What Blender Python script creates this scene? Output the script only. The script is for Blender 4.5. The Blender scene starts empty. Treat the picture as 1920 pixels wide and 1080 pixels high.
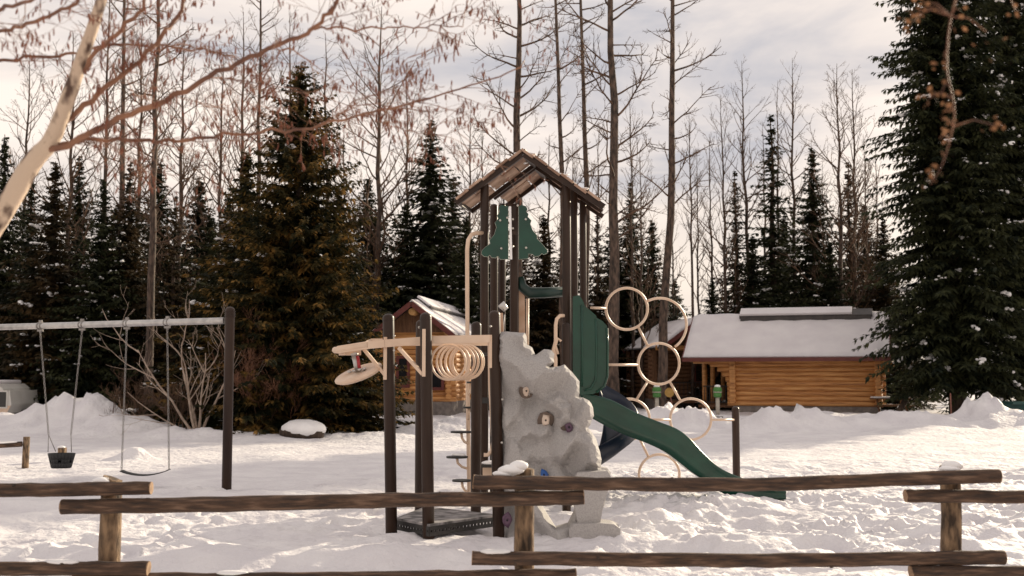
import bpy, math, random
import numpy as np
from mathutils import Vector, Matrix, Quaternion, geometry
R = math.radians
PI = math.pi
col = bpy.context.scene.collection
sc = bpy.context.scene

# ---------------------------------------------------------------- camera, sky, sun, exposure
F = 2133.0
TH = math.atan(166 / F)
CAM = Vector((0, 0, 1.7))
cd = bpy.data.cameras.new('camera')
cam = bpy.data.objects.new('camera', cd)
col.objects.link(cam)
cam.location = CAM
cam.rotation_euler = (R(90) + TH, 0, 0)
cd.sensor_width = 36
cd.lens = F * 36 / 1920
cd.clip_start = 0.05
cd.clip_end = 3000
cd.dof.use_dof = True
cd.dof.focus_distance = 14.0
cd.dof.aperture_fstop = 3.0
sc.camera = cam

SUN_EL, SUN_AZ = R(16.5), R(40)          # azimuth measured from +Y (view direction) towards +X (right)
w = bpy.data.worlds.new('World')
sc.world = w
w.use_nodes = True
nt = w.node_tree
N, L = nt.nodes, nt.links
for n in list(N):
    N.remove(n)
def wn(t, **kw):
    n = N.new(t)
    for k, v in kw.items():
        setattr(n, k, v)
    return n
out = wn('ShaderNodeOutputWorld')
bg = wn('ShaderNodeBackground')
bg.inputs[1].default_value = 0.078
sky = wn('ShaderNodeTexSky', sky_type='NISHITA', sun_disc=False, sun_elevation=SUN_EL, sun_rotation=SUN_AZ)
sky.dust_density = 3.0
tc = wn('ShaderNodeTexCoord')
mp = wn('ShaderNodeMapping')
mp.inputs['Scale'].default_value = (1.7, 1.7, 7.0)
mp.inputs['Rotation'].default_value = (0, R(14), 0)
mp.inputs['Location'].default_value = (0.4, 5.2, 1.1)
L.new(tc.outputs['Generated'], mp.inputs[0])
ns = wn('ShaderNodeTexNoise')
ns.inputs['Scale'].default_value = 1.6
ns.inputs['Detail'].default_value = 7
ns.inputs['Roughness'].default_value = 0.52
ns.inputs['Distortion'].default_value = 0.5
L.new(mp.outputs[0], ns.inputs[0])
cr = wn('ShaderNodeValToRGB')            # cloud tones: mauve grey undersides to warm cream
e = cr.color_ramp.elements
e[0].position = 0.36; e[0].color = (5.5, 5.4, 5.8, 1)
e[1].position = 0.62; e[1].color = (10.8, 9.5, 8.5, 1)
m_ = cr.color_ramp.elements.new(0.47); m_.color = (8.4, 7.6, 7.2, 1)
L.new(ns.outputs[0], cr.inputs[0])
sp = wn('ShaderNodeSeparateXYZ')
L.new(tc.outputs['Generated'], sp.inputs[0])
hz = wn('ShaderNodeMapRange')            # cloud deck thickens towards the horizon
hz.inputs[1].default_value = 0.10; hz.inputs[2].default_value = 0.75
hz.inputs[3].default_value = 1.0; hz.inputs[4].default_value = 0.85
L.new(sp.outputs[2], hz.inputs[0])
low = wn('ShaderNodeMapRange')           # warm bright layer low over the trees
low.inputs[1].default_value = 0.0; low.inputs[2].default_value = 0.20
low.inputs[3].default_value = 0.95; low.inputs[4].default_value = 0.0
L.new(sp.outputs[2], low.inputs[0])
mw = wn('ShaderNodeMixRGB')
mw.inputs[2].default_value = (10.4, 8.9, 7.3, 1)
L.new(low.outputs[0], mw.inputs[0]); L.new(cr.outputs[0], mw.inputs[1])
ms = wn('ShaderNodeMixRGB')
L.new(hz.outputs[0], ms.inputs[0]); L.new(sky.outputs[0], ms.inputs[1]); L.new(mw.outputs[0], ms.inputs[2])
vd = wn('ShaderNodeVectorMath', operation='DOT_PRODUCT')
vd.inputs[1].default_value = (math.sin(SUN_AZ * .4), math.cos(SUN_AZ * .4), 0.0)
L.new(tc.outputs['Generated'], vd.inputs[0])
mr = wn('ShaderNodeMapRange')            # the sky away from the low sun is dimmer
mr.inputs[1].default_value = -0.8; mr.inputs[2].default_value = 0.75
mr.inputs[3].default_value = 0.95; mr.inputs[4].default_value = 1.0
L.new(vd.outputs['Value'], mr.inputs[0])
mz = wn('ShaderNodeMapRange')
mz.inputs[1].default_value = 0.32; mz.inputs[2].default_value = 0.9
mz.inputs[3].default_value = 1.0; mz.inputs[4].default_value = 1.05
L.new(sp.outputs[2], mz.inputs[0])
mm1 = wn('ShaderNodeMath', operation='MULTIPLY')
L.new(mr.outputs[0], mm1.inputs[0]); L.new(mz.outputs[0], mm1.inputs[1])
vs_ = wn('ShaderNodeVectorMath', operation='SCALE')
L.new(ms.outputs[0], vs_.inputs[0]); L.new(mm1.outputs[0], vs_.inputs['Scale'])
L.new(vs_.outputs[0], bg.inputs[0]); L.new(bg.outputs[0], out.inputs[0])

sl = bpy.data.lights.new('sun', 'SUN')
sl.energy = 5.0
sl.angle = R(0.5)
sl.color = (1.0, 0.86, 0.64)
so = bpy.data.objects.new('sun', sl)
col.objects.link(so)
sd = Vector((math.sin(SUN_AZ) * math.cos(SUN_EL), math.cos(SUN_AZ) * math.cos(SUN_EL), math.sin(SUN_EL)))
so.rotation_euler = sd.to_track_quat('Z', 'Y').to_euler()
so.location = (20, 20, 30)
sc.view_settings.view_transform = 'Standard'
sc.view_settings.look = 'None'
sc.view_settings.gamma = 1
sc.view_settings.exposure = 0.42
sc.cycles.max_bounces = 6
sc.cycles.transparent_max_bounces = 6

# ---------------------------------------------------------------- helpers
FW = Vector((0, math.cos(TH), math.sin(TH)))
UP = Vector((0, -math.sin(TH), math.cos(TH)))
RT = Vector((1, 0, 0))
def P(px, py, d):
    v = FW + RT * ((px - 960) / F) + UP * ((540 - py) / F)
    return CAM + v * (d / v.y)
def G(px, py, z=0):
    v = FW + RT * ((px - 960) / F) + UP * ((540 - py) / F)
    return CAM + v * ((z - CAM.z) / v.z)

XF = {}
def tag(o, label=None, cat=None, group=None, kind=None):
    if label: o['label'] = label
    if cat: o['category'] = cat
    if group: o['group'] = group
    if kind: o['kind'] = kind
    return o
def thing(name, label, cat, loc=(0, 0, 0), rz=0, group=None):
    o = bpy.data.objects.new(name, None)
    col.objects.link(o)
    o.location = loc
    o.rotation_euler = (0, 0, rz)
    o.empty_display_size = 0.2
    XF[o.name] = Matrix.Translation(Vector(loc)) @ Matrix.Rotation(rz, 4, 'Z')
    return tag(o, label, cat, group)

class MB:
    def __init__(s):
        s.v = []; s.f = []; s.m = []; s.sm = []
    def add(s, vs, fs, mi=0, smooth=False):
        b = len(s.v)
        s.v.extend([tuple(x) for x in vs])
        s.f.extend([tuple(i + b for i in f) for f in fs])
        s.m.extend([mi] * len(fs)); s.sm.extend([smooth] * len(fs))
        return s
    def box(s, c, size, rot=None, mi=0):
        hx, hy, hz_ = size[0] / 2, size[1] / 2, size[2] / 2
        c = Vector(c)
        vs = []
        for x, y, z in [(-1,-1,-1),(1,-1,-1),(1,1,-1),(-1,1,-1),(-1,-1,1),(1,-1,1),(1,1,1),(-1,1,1)]:
            q = Vector((x * hx, y * hy, z * hz_))
            if rot is not None: q = rot @ q
            vs.append(c + q)
        return s.add(vs, [(0,3,2,1),(4,5,6,7),(0,1,5,4),(1,2,6,5),(2,3,7,6),(3,0,4,7)], mi)
    def bar(s, a, b, wd, ht, mi=0):
        a = Vector(a); b = Vector(b); d = b - a
        q = d.to_track_quat('X', 'Z')
        return s.box((a + b) / 2, (d.length, wd, ht), q.to_matrix(), mi)
    def tube(s, pts, r, n=8, closed=False, cap=True, mi=0, smooth=True, wob=0, seed=0, squash=1):
        pts = [Vector(p) for p in pts]
        k = len(pts)
        rs = list(r) if hasattr(r, '__len__') else [r] * k
        vs, fs = [], []
        prev = None
        rg = random.Random(seed)
        for i, p in enumerate(pts):
            if closed: t = pts[(i + 1) % k] - pts[i - 1]
            else: t = pts[min(i + 1, k - 1)] - pts[max(i - 1, 0)]
            if t.length < 1e-9: t = Vector((0, 0, 1))
            t.normalize()
            if prev is None:
                u = t.cross(Vector((0, 0, 1)))
                if u.length < 0.05: u = t.cross(Vector((0, 1, 0)))
                u.normalize()
            else:
                u = prev - t * prev.dot(t)
                if u.length < 1e-6: u = t.orthogonal()
                u.normalize()
            prev = u
            vv = t.cross(u)
            for j in range(n):
                a = 2 * PI * j / n
                rr = rs[i] * (1 + (rg.random() - .5) * wob)
                vs.append(p + u * (math.cos(a) * rr) + vv * (math.sin(a) * rr * squash))
        m = k if closed else k - 1
        for i in range(m):
            for j in range(n):
                a = i * n + j; b = i * n + (j + 1) % n
                c = ((i + 1) % k) * n + (j + 1) % n; d = ((i + 1) % k) * n + j
                fs.append((a, b, c, d))
        s.add(vs, fs, mi, smooth)
        if cap and not closed:
            b = len(s.v) - len(vs)
            s.f.append(tuple(b + j for j in reversed(range(n)))); s.m.append(mi); s.sm.append(False)
            s.f.append(tuple(b + (k - 1) * n + j for j in range(n))); s.m.append(mi); s.sm.append(False)
        return s
    def dome_post(s, x, y, z0, z1, r, n=14, lean=(0, 0), mi=0):
        prof = [(z0, r), (z1 - r * .75, r)]
        for k in range(1, 6):
            a = k / 5 * PI / 2
            prof.append((z1 - r * .75 + math.sin(a) * r * .75, max(r * math.cos(a), .002)))
        h = z1 - z0
        pts = [(x + lean[0] * (z - z0) / h, y + lean[1] * (z - z0) / h, z) for z, _ in prof]
        return s.tube(pts, [q for _, q in prof], n, mi=mi)
    def prism(s, poly, y0, y1, mi=0, side_mi=None, M=None):
        """poly: list of (x,z) outline; extruded in y"""
        n = len(poly)
        tri = geometry.tessellate_polygon([[Vector((a, b, 0)) for a, b in poly]])
        f3 = [Vector((a, y0, b)) for a, b in poly] + [Vector((a, y1, b)) for a, b in poly]
        if M is not None: f3 = [M @ v for v in f3]
        fs = [tuple(t) for t in tri] + [tuple(n + i for i in reversed(t)) for t in tri]
        s.add(f3, fs, mi)
        s.add(f3, [(i, (i + 1) % n, n + (i + 1) % n, n + i) for i in range(n)], mi if side_mi is None else side_mi)
        return s
    def ball(s, c, r, nu=10, nv=6, mi=0, noise=0, rg=None):
        c = Vector(c); r = r if hasattr(r, '__len__') else (r, r, r)
        rg = rg or random
        vs = [c + Vector((0, 0, r[2]))]
        for i in range(1, nv):
            a = PI * i / nv
            for j in range(nu):
                b = 2 * PI * j / nu
                k = 1 + (rg.random() - .5) * noise
                vs.append(c + Vector((r[0] * math.sin(a) * math.cos(b) * k, r[1] * math.sin(a) * math.sin(b) * k, r[2] * math.cos(a) * k)))
        vs.append(c - Vector((0, 0, r[2])))
        fs = [(0, 1 + j, 1 + (j + 1) % nu) for j in range(nu)]
        for i in range(nv - 2):
            for j in range(nu):
                a = 1 + i * nu + j; b = 1 + i * nu + (j + 1) % nu
                fs.append((a, a + nu, b + nu, b))
        l = len(vs) - 1; q = 1 + (nv - 2) * nu
        fs += [(l, q + (j + 1) % nu, q + j) for j in range(nu)]
        return s.add(vs, fs, mi, True)
    def build(s, name, mats, parent=None, local=False, origin=None):
        if not isinstance(mats, (list, tuple)): mats = [mats]
        me = bpy.data.meshes.new(name)
        V = np.array(s.v, dtype=np.float64).reshape(-1, 3)
        XM = None
        if parent is not None:
            XM = XF.get(parent.name)
        elif origin is not None:
            XM = Matrix.Translation(Vector(origin))
        if XM is not None and not local:
            I = np.array(XM.inverted())
            V = V @ I[:3, :3].T + I[:3, 3]
        me.from_pydata(V.tolist(), [], s.f)
        for m in mats: me.materials.append(m)
        if any(s.m): me.polygons.foreach_set('material_index', s.m)
        me.polygons.foreach_set('use_smooth', s.sm)
        me.update()
        o = bpy.data.objects.new(name, me)
        col.objects.link(o)
        if parent is not None:
            o.parent = parent
            XF[o.name] = XM if XM is not None else Matrix()
        elif origin is not None:
            o.location = origin
            XF[o.name] = XM
        return o

def copy_tree(o, parent=None):
    c = o.copy(); col.objects.link(c); c.parent = parent
    for ch in list(o.children): copy_tree(ch, c)
    return c

# ---------------------------------------------------------------- materials
def mat(name, c1, c2=None, rough=.6, scale=6, stretch=(1, 1, 1), bump=0, bscale=None, detail=5, lo=.35, hi=.65, c3=None,
        metal=0, spec=.5, coat=0, transl=0):
    m = bpy.data.materials.new(name); m.use_nodes = True
    t = m.node_tree; b = t.nodes['Principled BSDF']
    b.inputs['Base Color'].default_value = (*c1, 1)
    b.inputs['Roughness'].default_value = rough
    b.inputs['Metallic'].default_value = metal
    b.inputs['Specular IOR Level'].default_value = spec
    b.inputs['Coat Weight'].default_value = coat
    tc = t.nodes.new('ShaderNodeTexCoord'); mp = t.nodes.new('ShaderNodeMapping')
    mp.inputs['Scale'].default_value = stretch
    t.links.new(tc.outputs['Object'], mp.inputs[0])
    if c2 is not None:
        n = t.nodes.new('ShaderNodeTexNoise'); n.inputs['Scale'].default_value = scale; n.inputs['Detail'].default_value = detail
        t.links.new(mp.outputs[0], n.inputs[0])
        r = t.nodes.new('ShaderNodeValToRGB')
        r.color_ramp.elements[0].position = lo; r.color_ramp.elements[0].color = (*c1, 1)
        r.color_ramp.elements[1].position = hi; r.color_ramp.elements[1].color = (*c2, 1)
        if c3 is not None:
            q = r.color_ramp.elements.new((lo + hi) / 2); q.color = (*c3, 1)
        t.links.new(n.outputs[0], r.inputs[0]); t.links.new(r.outputs[0], b.inputs['Base Color'])
    if bump:
        n2 = t.nodes.new('ShaderNodeTexNoise'); n2.inputs['Scale'].default_value = bscale or scale * 3; n2.inputs['Detail'].default_value = 6
        t.links.new(mp.outputs[0], n2.inputs[0])
        bp = t.nodes.new('ShaderNodeBump'); bp.inputs['Strength'].default_value = 1; bp.inputs['Distance'].default_value = bump
        t.links.new(n2.outputs[0], bp.inputs['Height']); t.links.new(bp.outputs[0], b.inputs['Normal'])
    if transl:
        tr = t.nodes.new('ShaderNodeBsdfTranslucent'); mx = t.nodes.new('ShaderNodeMixShader'); mx.inputs[0].default_value = transl
        o = t.nodes['Material Output']
        if c2 is not None: t.links.new(r.outputs[0], tr.inputs[0])
        else: tr.inputs[0].default_value = (*c1, 1)
        t.links.new(b.outputs[0], mx.inputs[1]); t.links.new(tr.outputs[0], mx.inputs[2]); t.links.new(mx.outputs[0], o.inputs[0])
    return m

M = {}
M['snow'] = mat('snow', (.66, .635, .66), (.76, .74, .75), rough=.65, scale=1.5, bump=.05, bscale=7, spec=.3)
M['snow_cap'] = mat('settled_snow', (.80, .78, .78), (.88, .87, .87), rough=.65, scale=3, bump=.01, bscale=20, spec=.3)
M['roof_snow'] = mat('roof_snow', (.70, .665, .685), (.77, .74, .75), rough=.7, scale=1.2, bump=.02, bscale=3, spec=.3)
M['post'] = mat('brown_powder_coat', (.022, .011, .007), (.040, .021, .013), rough=.42, scale=4, stretch=(1, 1, .3), spec=.3)
M['tan'] = mat('tan_powder_coat', (.62, .45, .33), (.70, .53, .40), rough=.42, scale=5)
M['tan2'] = mat('tan_plastic', (.50, .30, .19), (.62, .42, .30), rough=.5, scale=5)
M['green'] = mat('green_plastic', (.002, .034, .021), (.004, .052, .032), rough=.24, scale=3)
M['green_edge'] = mat('sunlit_panel_edge', (.40, .42, .36), rough=.5)  # sun on the panel edges, put in as a pale colour
M['green_dark'] = mat('dark_green_plastic', (.004, .022, .018), (.008, .035, .028), rough=.35, scale=3)
M['navy'] = mat('navy_plastic', (.006, .012, .030), (.010, .02, .045), rough=.35, scale=3)
M['black'] = mat('black_coating', (.012, .011, .011), (.025, .022, .02), rough=.55, scale=9)
M['rock'] = mat('cast_concrete_rock', (.27, .26, .255), (.45, .43, .42), rough=.85, scale=90, bump=.0025, bscale=70, c3=(.38, .36, .35), detail=4, lo=.25, hi=.75)
M['rockdark'] = mat('dark_recess_brown', (.10, .075, .06), (.16, .12, .10), rough=.9, scale=9)  # dark brown for the recess discs and the last hold
M['cream'] = mat('cream_resin', (.66, .52, .42), (.75, .62, .52), rough=.5, scale=12)
M['purple'] = mat('purple_resin', (.09, .045, .085), (.14, .075, .12), rough=.5, scale=12)
M['blue'] = mat('blue_resin', (.012, .075, .30), (.02, .11, .38), rough=.4, scale=12)
M['galv'] = mat('galvanised_steel', (.42, .41, .40), (.58, .56, .54), rough=.38, scale=8, metal=.75)
M['chain'] = mat('chain_steel', (.22, .20, .19), (.34, .32, .30), rough=.45, scale=30, metal=.7)
M['bolt'] = mat('bolt_steel', (.5, .47, .43), rough=.3, metal=.9)
M['rubber'] = mat('black_rubber', (.012, .013, .014), (.025, .025, .027), rough=.6, scale=12)
M['red'] = mat('red_spring_cover', (.35, .02, .03), (.42, .04, .05), rough=.35, scale=10)
M['rail'] = mat('weathered_rail_wood', (.034, .020, .014), (.19, .115, .075), rough=.8, scale=7, stretch=(.8, 6, 6), bump=.02, bscale=16, c3=(.085, .046, .027), detail=14, lo=.36, hi=.70)
M['fpost'] = mat('weathered_post_wood', (.035, .021, .012), (.29, .19, .11), rough=.85, scale=6, stretch=(4, 4, 1.2), bump=.012, bscale=14, c3=(.15, .095, .055), detail=9)
M['endgrain'] = mat('log_end', (.20, .12, .07), (.34, .22, .13), rough=.8, scale=22)
M['log'] = mat('stained_log', (.25, .095, .028), (.64, .33, .115), rough=.6, scale=3, stretch=(.35, 5, 5), bump=.01, bscale=8, c3=(.50, .225, .070), detail=8, lo=.28, hi=.68)
M['log_end'] = mat('stained_log_end', (.50, .25, .08), (.60, .34, .13), rough=.6, scale=12)
M['board'] = mat('brown_gable_board', (.10, .045, .020), (.20, .095, .042), rough=.7, scale=4, stretch=(6, 6, .6), detail=7)
M['fascia'] = mat('dark_red_fascia', (.105, .020, .015), (.14, .032, .024), rough=.55, scale=4)
M['stone'] = mat('grey_footing', (.14, .12, .11), (.22, .19, .17), rough=.9, scale=6, bump=.01)
M['glass'] = mat('dark_window_glass', (.018, .018, .02), rough=.08)
M['metalroof'] = mat('dark_roof_metal', (.035, .03, .03), (.06, .05, .045), rough=.5, scale=5)
M['white'] = mat('trailer_white_paint', (.56, .54, .50), (.64, .62, .58), rough=.35, scale=2)
M['yellow'] = mat('yellow_plastic', (.30, .17, .03), (.38, .22, .05), rough=.5, scale=7)
M['pgreen'] = mat('bright_green_paint', (.05, .17, .03), (.08, .25, .06), rough=.5, scale=7)
M['palepost'] = mat('pale_post_paint', (.38, .34, .28), (.50, .46, .39), rough=.6, scale=7)
M['bingreen'] = mat('green_bin_plastic', (.006, .05, .045), rough=.4)
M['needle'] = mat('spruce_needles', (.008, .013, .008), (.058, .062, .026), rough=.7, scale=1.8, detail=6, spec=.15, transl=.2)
M['needle_gold'] = mat('golden_lit_needles', (.013, .016, .007), (.34, .19, .055), rough=.7, scale=2.0, detail=8, lo=.42, hi=.68, c3=(.075, .055, .018), spec=.15, transl=.4)  # brown-gold tips and sunlit gold both mixed into the needle colour
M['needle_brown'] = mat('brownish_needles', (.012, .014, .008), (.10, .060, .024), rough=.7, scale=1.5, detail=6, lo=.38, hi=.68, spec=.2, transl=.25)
M['bark'] = mat('dark_conifer_bark', (.030, .020, .015), (.085, .055, .038), rough=.9, scale=8, stretch=(2, 2, .5), bump=.02)
M['aspen'] = mat('grey_brown_bark', (.022, .015, .011), (.13, .085, .062), rough=.85, scale=5, stretch=(2, 2, .7), bump=.01, detail=7)
M['twig'] = mat('sunlit_brown_twigs', (.060, .034, .022), (.20, .115, .068), rough=.8, scale=2.5, transl=.2)  # sunlit warmth put into the twig colour
M['birch'] = mat('pale_birch_bark', (.085, .045, .03), (.56, .43, .32), rough=.7, scale=9, stretch=(1.6, 1.6, .9), bump=.004, bscale=25, lo=.38, hi=.50, detail=9)
M['redtwig'] = mat('reddish_branch_bark', (.11, .042, .024), (.30, .14, .075), rough=.6, scale=9, detail=6)
M['catkin'] = mat('dry_catkins', (.16, .045, .025), (.30, .11, .06), rough=.8, scale=20, transl=.3)
M['dryleaf'] = mat('dry_brown_leaves', (.16, .075, .035), (.30, .15, .075), rough=.8, scale=9, transl=.3)
M['shrub'] = mat('pale_shrub_bark', (.26, .19, .15), (.46, .36, .28), rough=.8, scale=6)
M['stake'] = mat('rusty_stake', (.16, .06, .04), (.24, .10, .07), rough=.7, scale=9)

# ---------------------------------------------------------------- ground
def vnoise(x, y, seed):
    xi = np.floor(x).astype(np.int64); yi = np.floor(y).astype(np.int64)
    fx = x - xi; fy = y - yi
    u = fx * fx * fx * (fx * (fx * 6 - 15) + 10); v = fy * fy * fy * (fy * (fy * 6 - 15) + 10)
    def h(a, b):
        n = (a * 374761393 + b * 668265263 + seed * 1442695041) & 0xffffffff
        n = ((n ^ (n >> 13)) * 1274126177) & 0xffffffff
        return ((n ^ (n >> 16)) & 0xffff) / 65535.0
    return (h(xi, yi) * (1 - u) + h(xi + 1, yi) * u) * (1 - v) + (h(xi, yi + 1) * (1 - u) + h(xi + 1, yi + 1) * u) * v - .5
def fbm(x, y, seed, o=4, g=.5):
    a, s = 1, 0
    for k in range(o):
        s = s + a * vnoise(x * 2 ** k + 17.3 * k, y * 2 ** k - 9.1 * k, seed + k); a *= g
    return s
def sstep(a, b, x):
    t = np.clip((x - a) / (b - a), 0, 1); return t * t * (3 - 2 * t)
# mounds: (x px, y px of the foot, radius across m, radius deep m, height m)
MOUNDS = []
def mound(px, py, rx, ry, h):
    g = G(px, py); MOUNDS.append((g.x, g.y, rx, ry, h))
mound(150, 812, 1.5, 1.3, .62); mound(60, 812, 1.9, 1.4, .22); mound(250, 816, 1.6, 1.2, .35); mound(350, 822, 1.5, 1.0, .22)
mound(-40, 812, 2.4, 1.4, .25); mound(470, 824, 1.2, .9, .14); mound(700, 822, 1.3, 1.0, .16); mound(810, 812, 1.0, .8, .28)
mound(760, 806, 2.2, 1.0, .20); mound(250, 862, .35, .35, .18)
mound(1275, 803, 1.1, 1.0, .55); mound(1240, 800, .8, .9, .5); mound(1340, 806, 1.3, .8, .3); mound(1150, 806, 1.6, .9, .35); mound(900, 808, 1.6, .9, .3); mound(1485, 806, 1.1, .9, .62); mound(1440, 812, .9, .7, .42); mound(1540, 806, 1.0, .8, .28)
mound(1610, 804, 1.6, 1.0, .26); mound(1670, 804, 1.0, .9, .16); mound(1725, 806, 1.1, .9, .30); mound(1855, 802, 1.25, 1.0, .80)
mound(1790, 806, 1.2, .8, .28); mound(1935, 806, 1.5, .9, .35); mound(1430, 838, .45, .35, .13); mound(1400, 815, .35, .3, .18)
mound(1300, 955, .7, .6, .12); mound(1380, 952, .5, .5, .10); mound(1250, 985, .6, .3, .10); mound(870, 1010, 1.0, .35, .10)
mound(640, 1040, 1.2, .35, .11); mound(1090, 1015, .9, .3, .07)
PADS = [(-.7, 12.6, 1.2)]
def HT(x, y):
    x = np.asarray(x, float); y = np.asarray(y, float)
    h = .10 * fbm(x * .22, y * .22, 3, 3)
    near = 1 - sstep(11, 24, y) * .55
    tr = fbm(x * 1.3, y * 1.9, 11, 4, .55)
    h = h + near * (.10 * tr)
    # trampled lumps and footprints right of and in front of the play structure
    am = sstep(-.5, 2.5, x) * sstep(8.5, 10, y) * (1 - sstep(19, 27, y)) + .35 * (1 - sstep(13, 24, y)) + .12
    wx_ = x + .35 * fbm(x * .8, y * .8, 61, 2); wy_ = y + .35 * fbm(x * .8, y * .8, 66, 2)
    pk = np.clip(vnoise(x * .55, y * .4, 77) + .55, 0, 1)
    h = h + am * pk * (.13 * fbm(wx_ * 1.7, wy_ * 2.1, 31, 4, .5) + .035 * fbm(wx_ * 6, wy_ * 6, 41, 3, .6))
    # soft wind drifts close to the fence
    dr = 1 - sstep(9.5, 13, y)
    h = h + dr * .16 * (vnoise(x * .45 + 3, y * 1.25, 51)) - .03 * dr
    for (mx, my, rx, ry, hh) in MOUNDS:
        q = ((x - mx) / rx) ** 2 + ((y - my) / ry) ** 2
        wv = 1 + (.50 * fbm(x * .9, y * .9, int(abs(mx * 10)) + 5, 2) + .30 * fbm(x * 2.6, y * 2.6, int(abs(mx * 7)) + 9, 4, .6)) / .5 if hh > .15 else 1
        h = h + hh * np.exp(-q ** 1.25) * wv
    bank = sstep(30, 36, y) * (1 - sstep(44, 60, y))
    h = h + bank * (.10 + .28 * fbm(x * .5, y * .5, 91, 4))
    h = h + sstep(60, 200, y) * 1.0 * fbm(x * .02, y * .02, 14, 2)
    return h
def hz_at(x, y): return float(HT(np.array([x]), np.array([y]))[0])
def axis(segs):
    a = [segs[0][0]]
    for (s0, s1, st) in segs:
        n = max(1, int(round((s1 - s0) / st)))
        a.extend([s0 + (s1 - s0) * (k + 1) / n for k in range(n)])
    return np.array(a)
xs = axis([(-400, -60, 34), (-60, -26, 1.6), (-26, -9, .17), (-9, -5, .075), (-5, 5, .05), (5, 9, .075), (9, 26, .17), (26, 60, 1.6), (60, 400, 34)])
ys = axis([(-60, -4, 8), (-4, 6, .7), (6, 8.5, .10), (8.5, 17, .04), (17, 24, .075), (24, 34, .14), (34, 48, .22), (48, 80, 1.2), (80, 900, 60)])
gx, gy = np.meshgrid(xs, ys)
gz = HT(gx, gy)
# boot prints: short wandering trails of elongated hollows with a pushed-up rim
rf_ = np.random.RandomState(4)
def boot(cx, cy, ang, dep):
    a, b = .17, .075
    i0, i1 = np.searchsorted(xs, [cx - .4, cx + .4]); j0, j1 = np.searchsorted(ys, [cy - .4, cy + .4])
    if i1 <= i0 or j1 <= j0: return
    X = gx[j0:j1, i0:i1] - cx; Y = gy[j0:j1, i0:i1] - cy
    U = X * math.cos(ang) + Y * math.sin(ang); Wd = -X * math.sin(ang) + Y * math.cos(ang)
    r = np.sqrt((U / a) ** 2 + (Wd / b) ** 2)
    gz[j0:j1, i0:i1] += -dep * (1 - sstep(.55, 1.25, r)) + dep * .38 * np.exp(-((r - 1.5) / .33) ** 2) * (1 + .5 * np.sin(U * 37 + cx * 9))
for k in range(75):
    if k < 50: px_, py_ = rf_.uniform(.8, 8.5), rf_.uniform(9.3, 19)
    else: px_, py_ = rf_.uniform(-8, 8), rf_.uniform(9.5, 24)
    hd_ = rf_.uniform(0, 2 * PI)
    for st_ in range(rf_.randint(5, 16)):
        sd_ = .12 * (1 if st_ % 2 else -1)
        boot(px_ - math.sin(hd_) * sd_, py_ + math.cos(hd_) * sd_, hd_ + rf_.uniform(-.2, .2), rf_.uniform(.025, .075))
        px_ += math.cos(hd_) * rf_.uniform(.3, .5); py_ += math.sin(hd_) * rf_.uniform(.3, .5); hd_ += rf_.uniform(-.35, .35)
V = np.stack([gx, gy, gz], -1).reshape(-1, 3)
nx, ny = len(xs), len(ys)
ii = np.arange(nx * ny).reshape(ny, nx)
q = np.stack([ii[:-1, :-1], ii[:-1, 1:], ii[1:, 1:], ii[1:, :-1]], -1).reshape(-1, 4)
me = bpy.data.meshes.new('snow_ground')
me.vertices.add(len(V)); me.vertices.foreach_set('co', V.ravel())
me.loops.add(q.size); me.loops.foreach_set('vertex_index', q.ravel())
me.polygons.add(len(q)); me.polygons.foreach_set('loop_start', np.arange(0, q.size, 4))
me.polygons.foreach_set('loop_total', np.full(len(q), 4)); me.polygons.foreach_set('use_smooth', np.ones(len(q), bool))
me.update(calc_edges=True); me.validate()
me.materials.append(M['snow'])
ground = bpy.data.objects.new('snow_ground', me); col.objects.link(ground); ground['kind'] = 'structure'

# ---------------------------------------------------------------- play structure
PS = thing('play_structure', 'playground climbing structure with green slide, grey rock wall and small gabled roof', 'playground',
           (0, 14, 0))
ps = PS
def vpost(px, py, d, r=.0635, z0=-.25, lean=0):
    t = P(px, py, d)
    m = MB().dome_post(t.x - lean, d, z0, t.z, r, 16, (lean, 0))
    return m
def ring_bolt(mb, p, r=.014):
    mb.ball(p, r, 8, 5)
# monkey-bar posts
postdefs = [(728, 588, 12.45, -.06), (798, 586, 12.15, -.05), (789, 600, 14.6, 0), (927, 582, 12.4, -.055), (893, 603, 14.2, 0)]
for (px, py, d, ln) in postdefs:
    o = vpost(px, py, d, lean=ln).build('post', M['post'], ps)
    t = P(px, py, d)
    cp = MB().tube([(t.x, d, t.z - .075), (t.x, d, t.z - .068)], .0655, 16).build('cap_seam', M['post'], o)
# tower posts
def tpost(px, ztop, d, r=.058):
    x = P(px, 650, d).x
    return MB().dome_post(x, d, -.3, ztop, r, 16).build('post', M['post'], ps)
RN = Vector((.15, 15.2, 4.76)); RF = Vector((.50, 17.1, 4.76))
def roofpt(v, wv, up=0):
    """v along the ridge 0..1, wv sideways metres (+right), returns a point on the roof plane"""
    p = RN.lerp(RF, v)
    sgn = 1 if wv >= 0 else -1
    q = p + Vector((.983, -.18, 0)) * wv
    q.z = 4.76 - .70 * abs(wv) + up
    return q
def roofz(px, d):
    x = P(px, 650, d).x
    e1 = (RF - RN).normalized(); e1.z = 0
    q = Vector((x - RN.x, d - RN.y, 0)); t_ = q.dot(e1)
    return 4.76 - .70 * (q - e1 * t_).length / 1.0
tpost(908, roofz(908, 15.42) - .02, 15.42); tpost(926, roofz(926, 16.75) - .02, 16.75); tpost(941, roofz(941, 17.0) - .02, 17.0, .055)
P4 = P(964, 382, 15.62); tpost(964, P4.z, 15.62, .060)
tpost(1063, roofz(1063, 15.28) - .02, 15.28); tpost(1077.5, roofz(1077.5, 15.9) - .02, 15.9, .05); tpost(1094, roofz(1094, 16.7) - .02, 16.7, .05)
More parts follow.
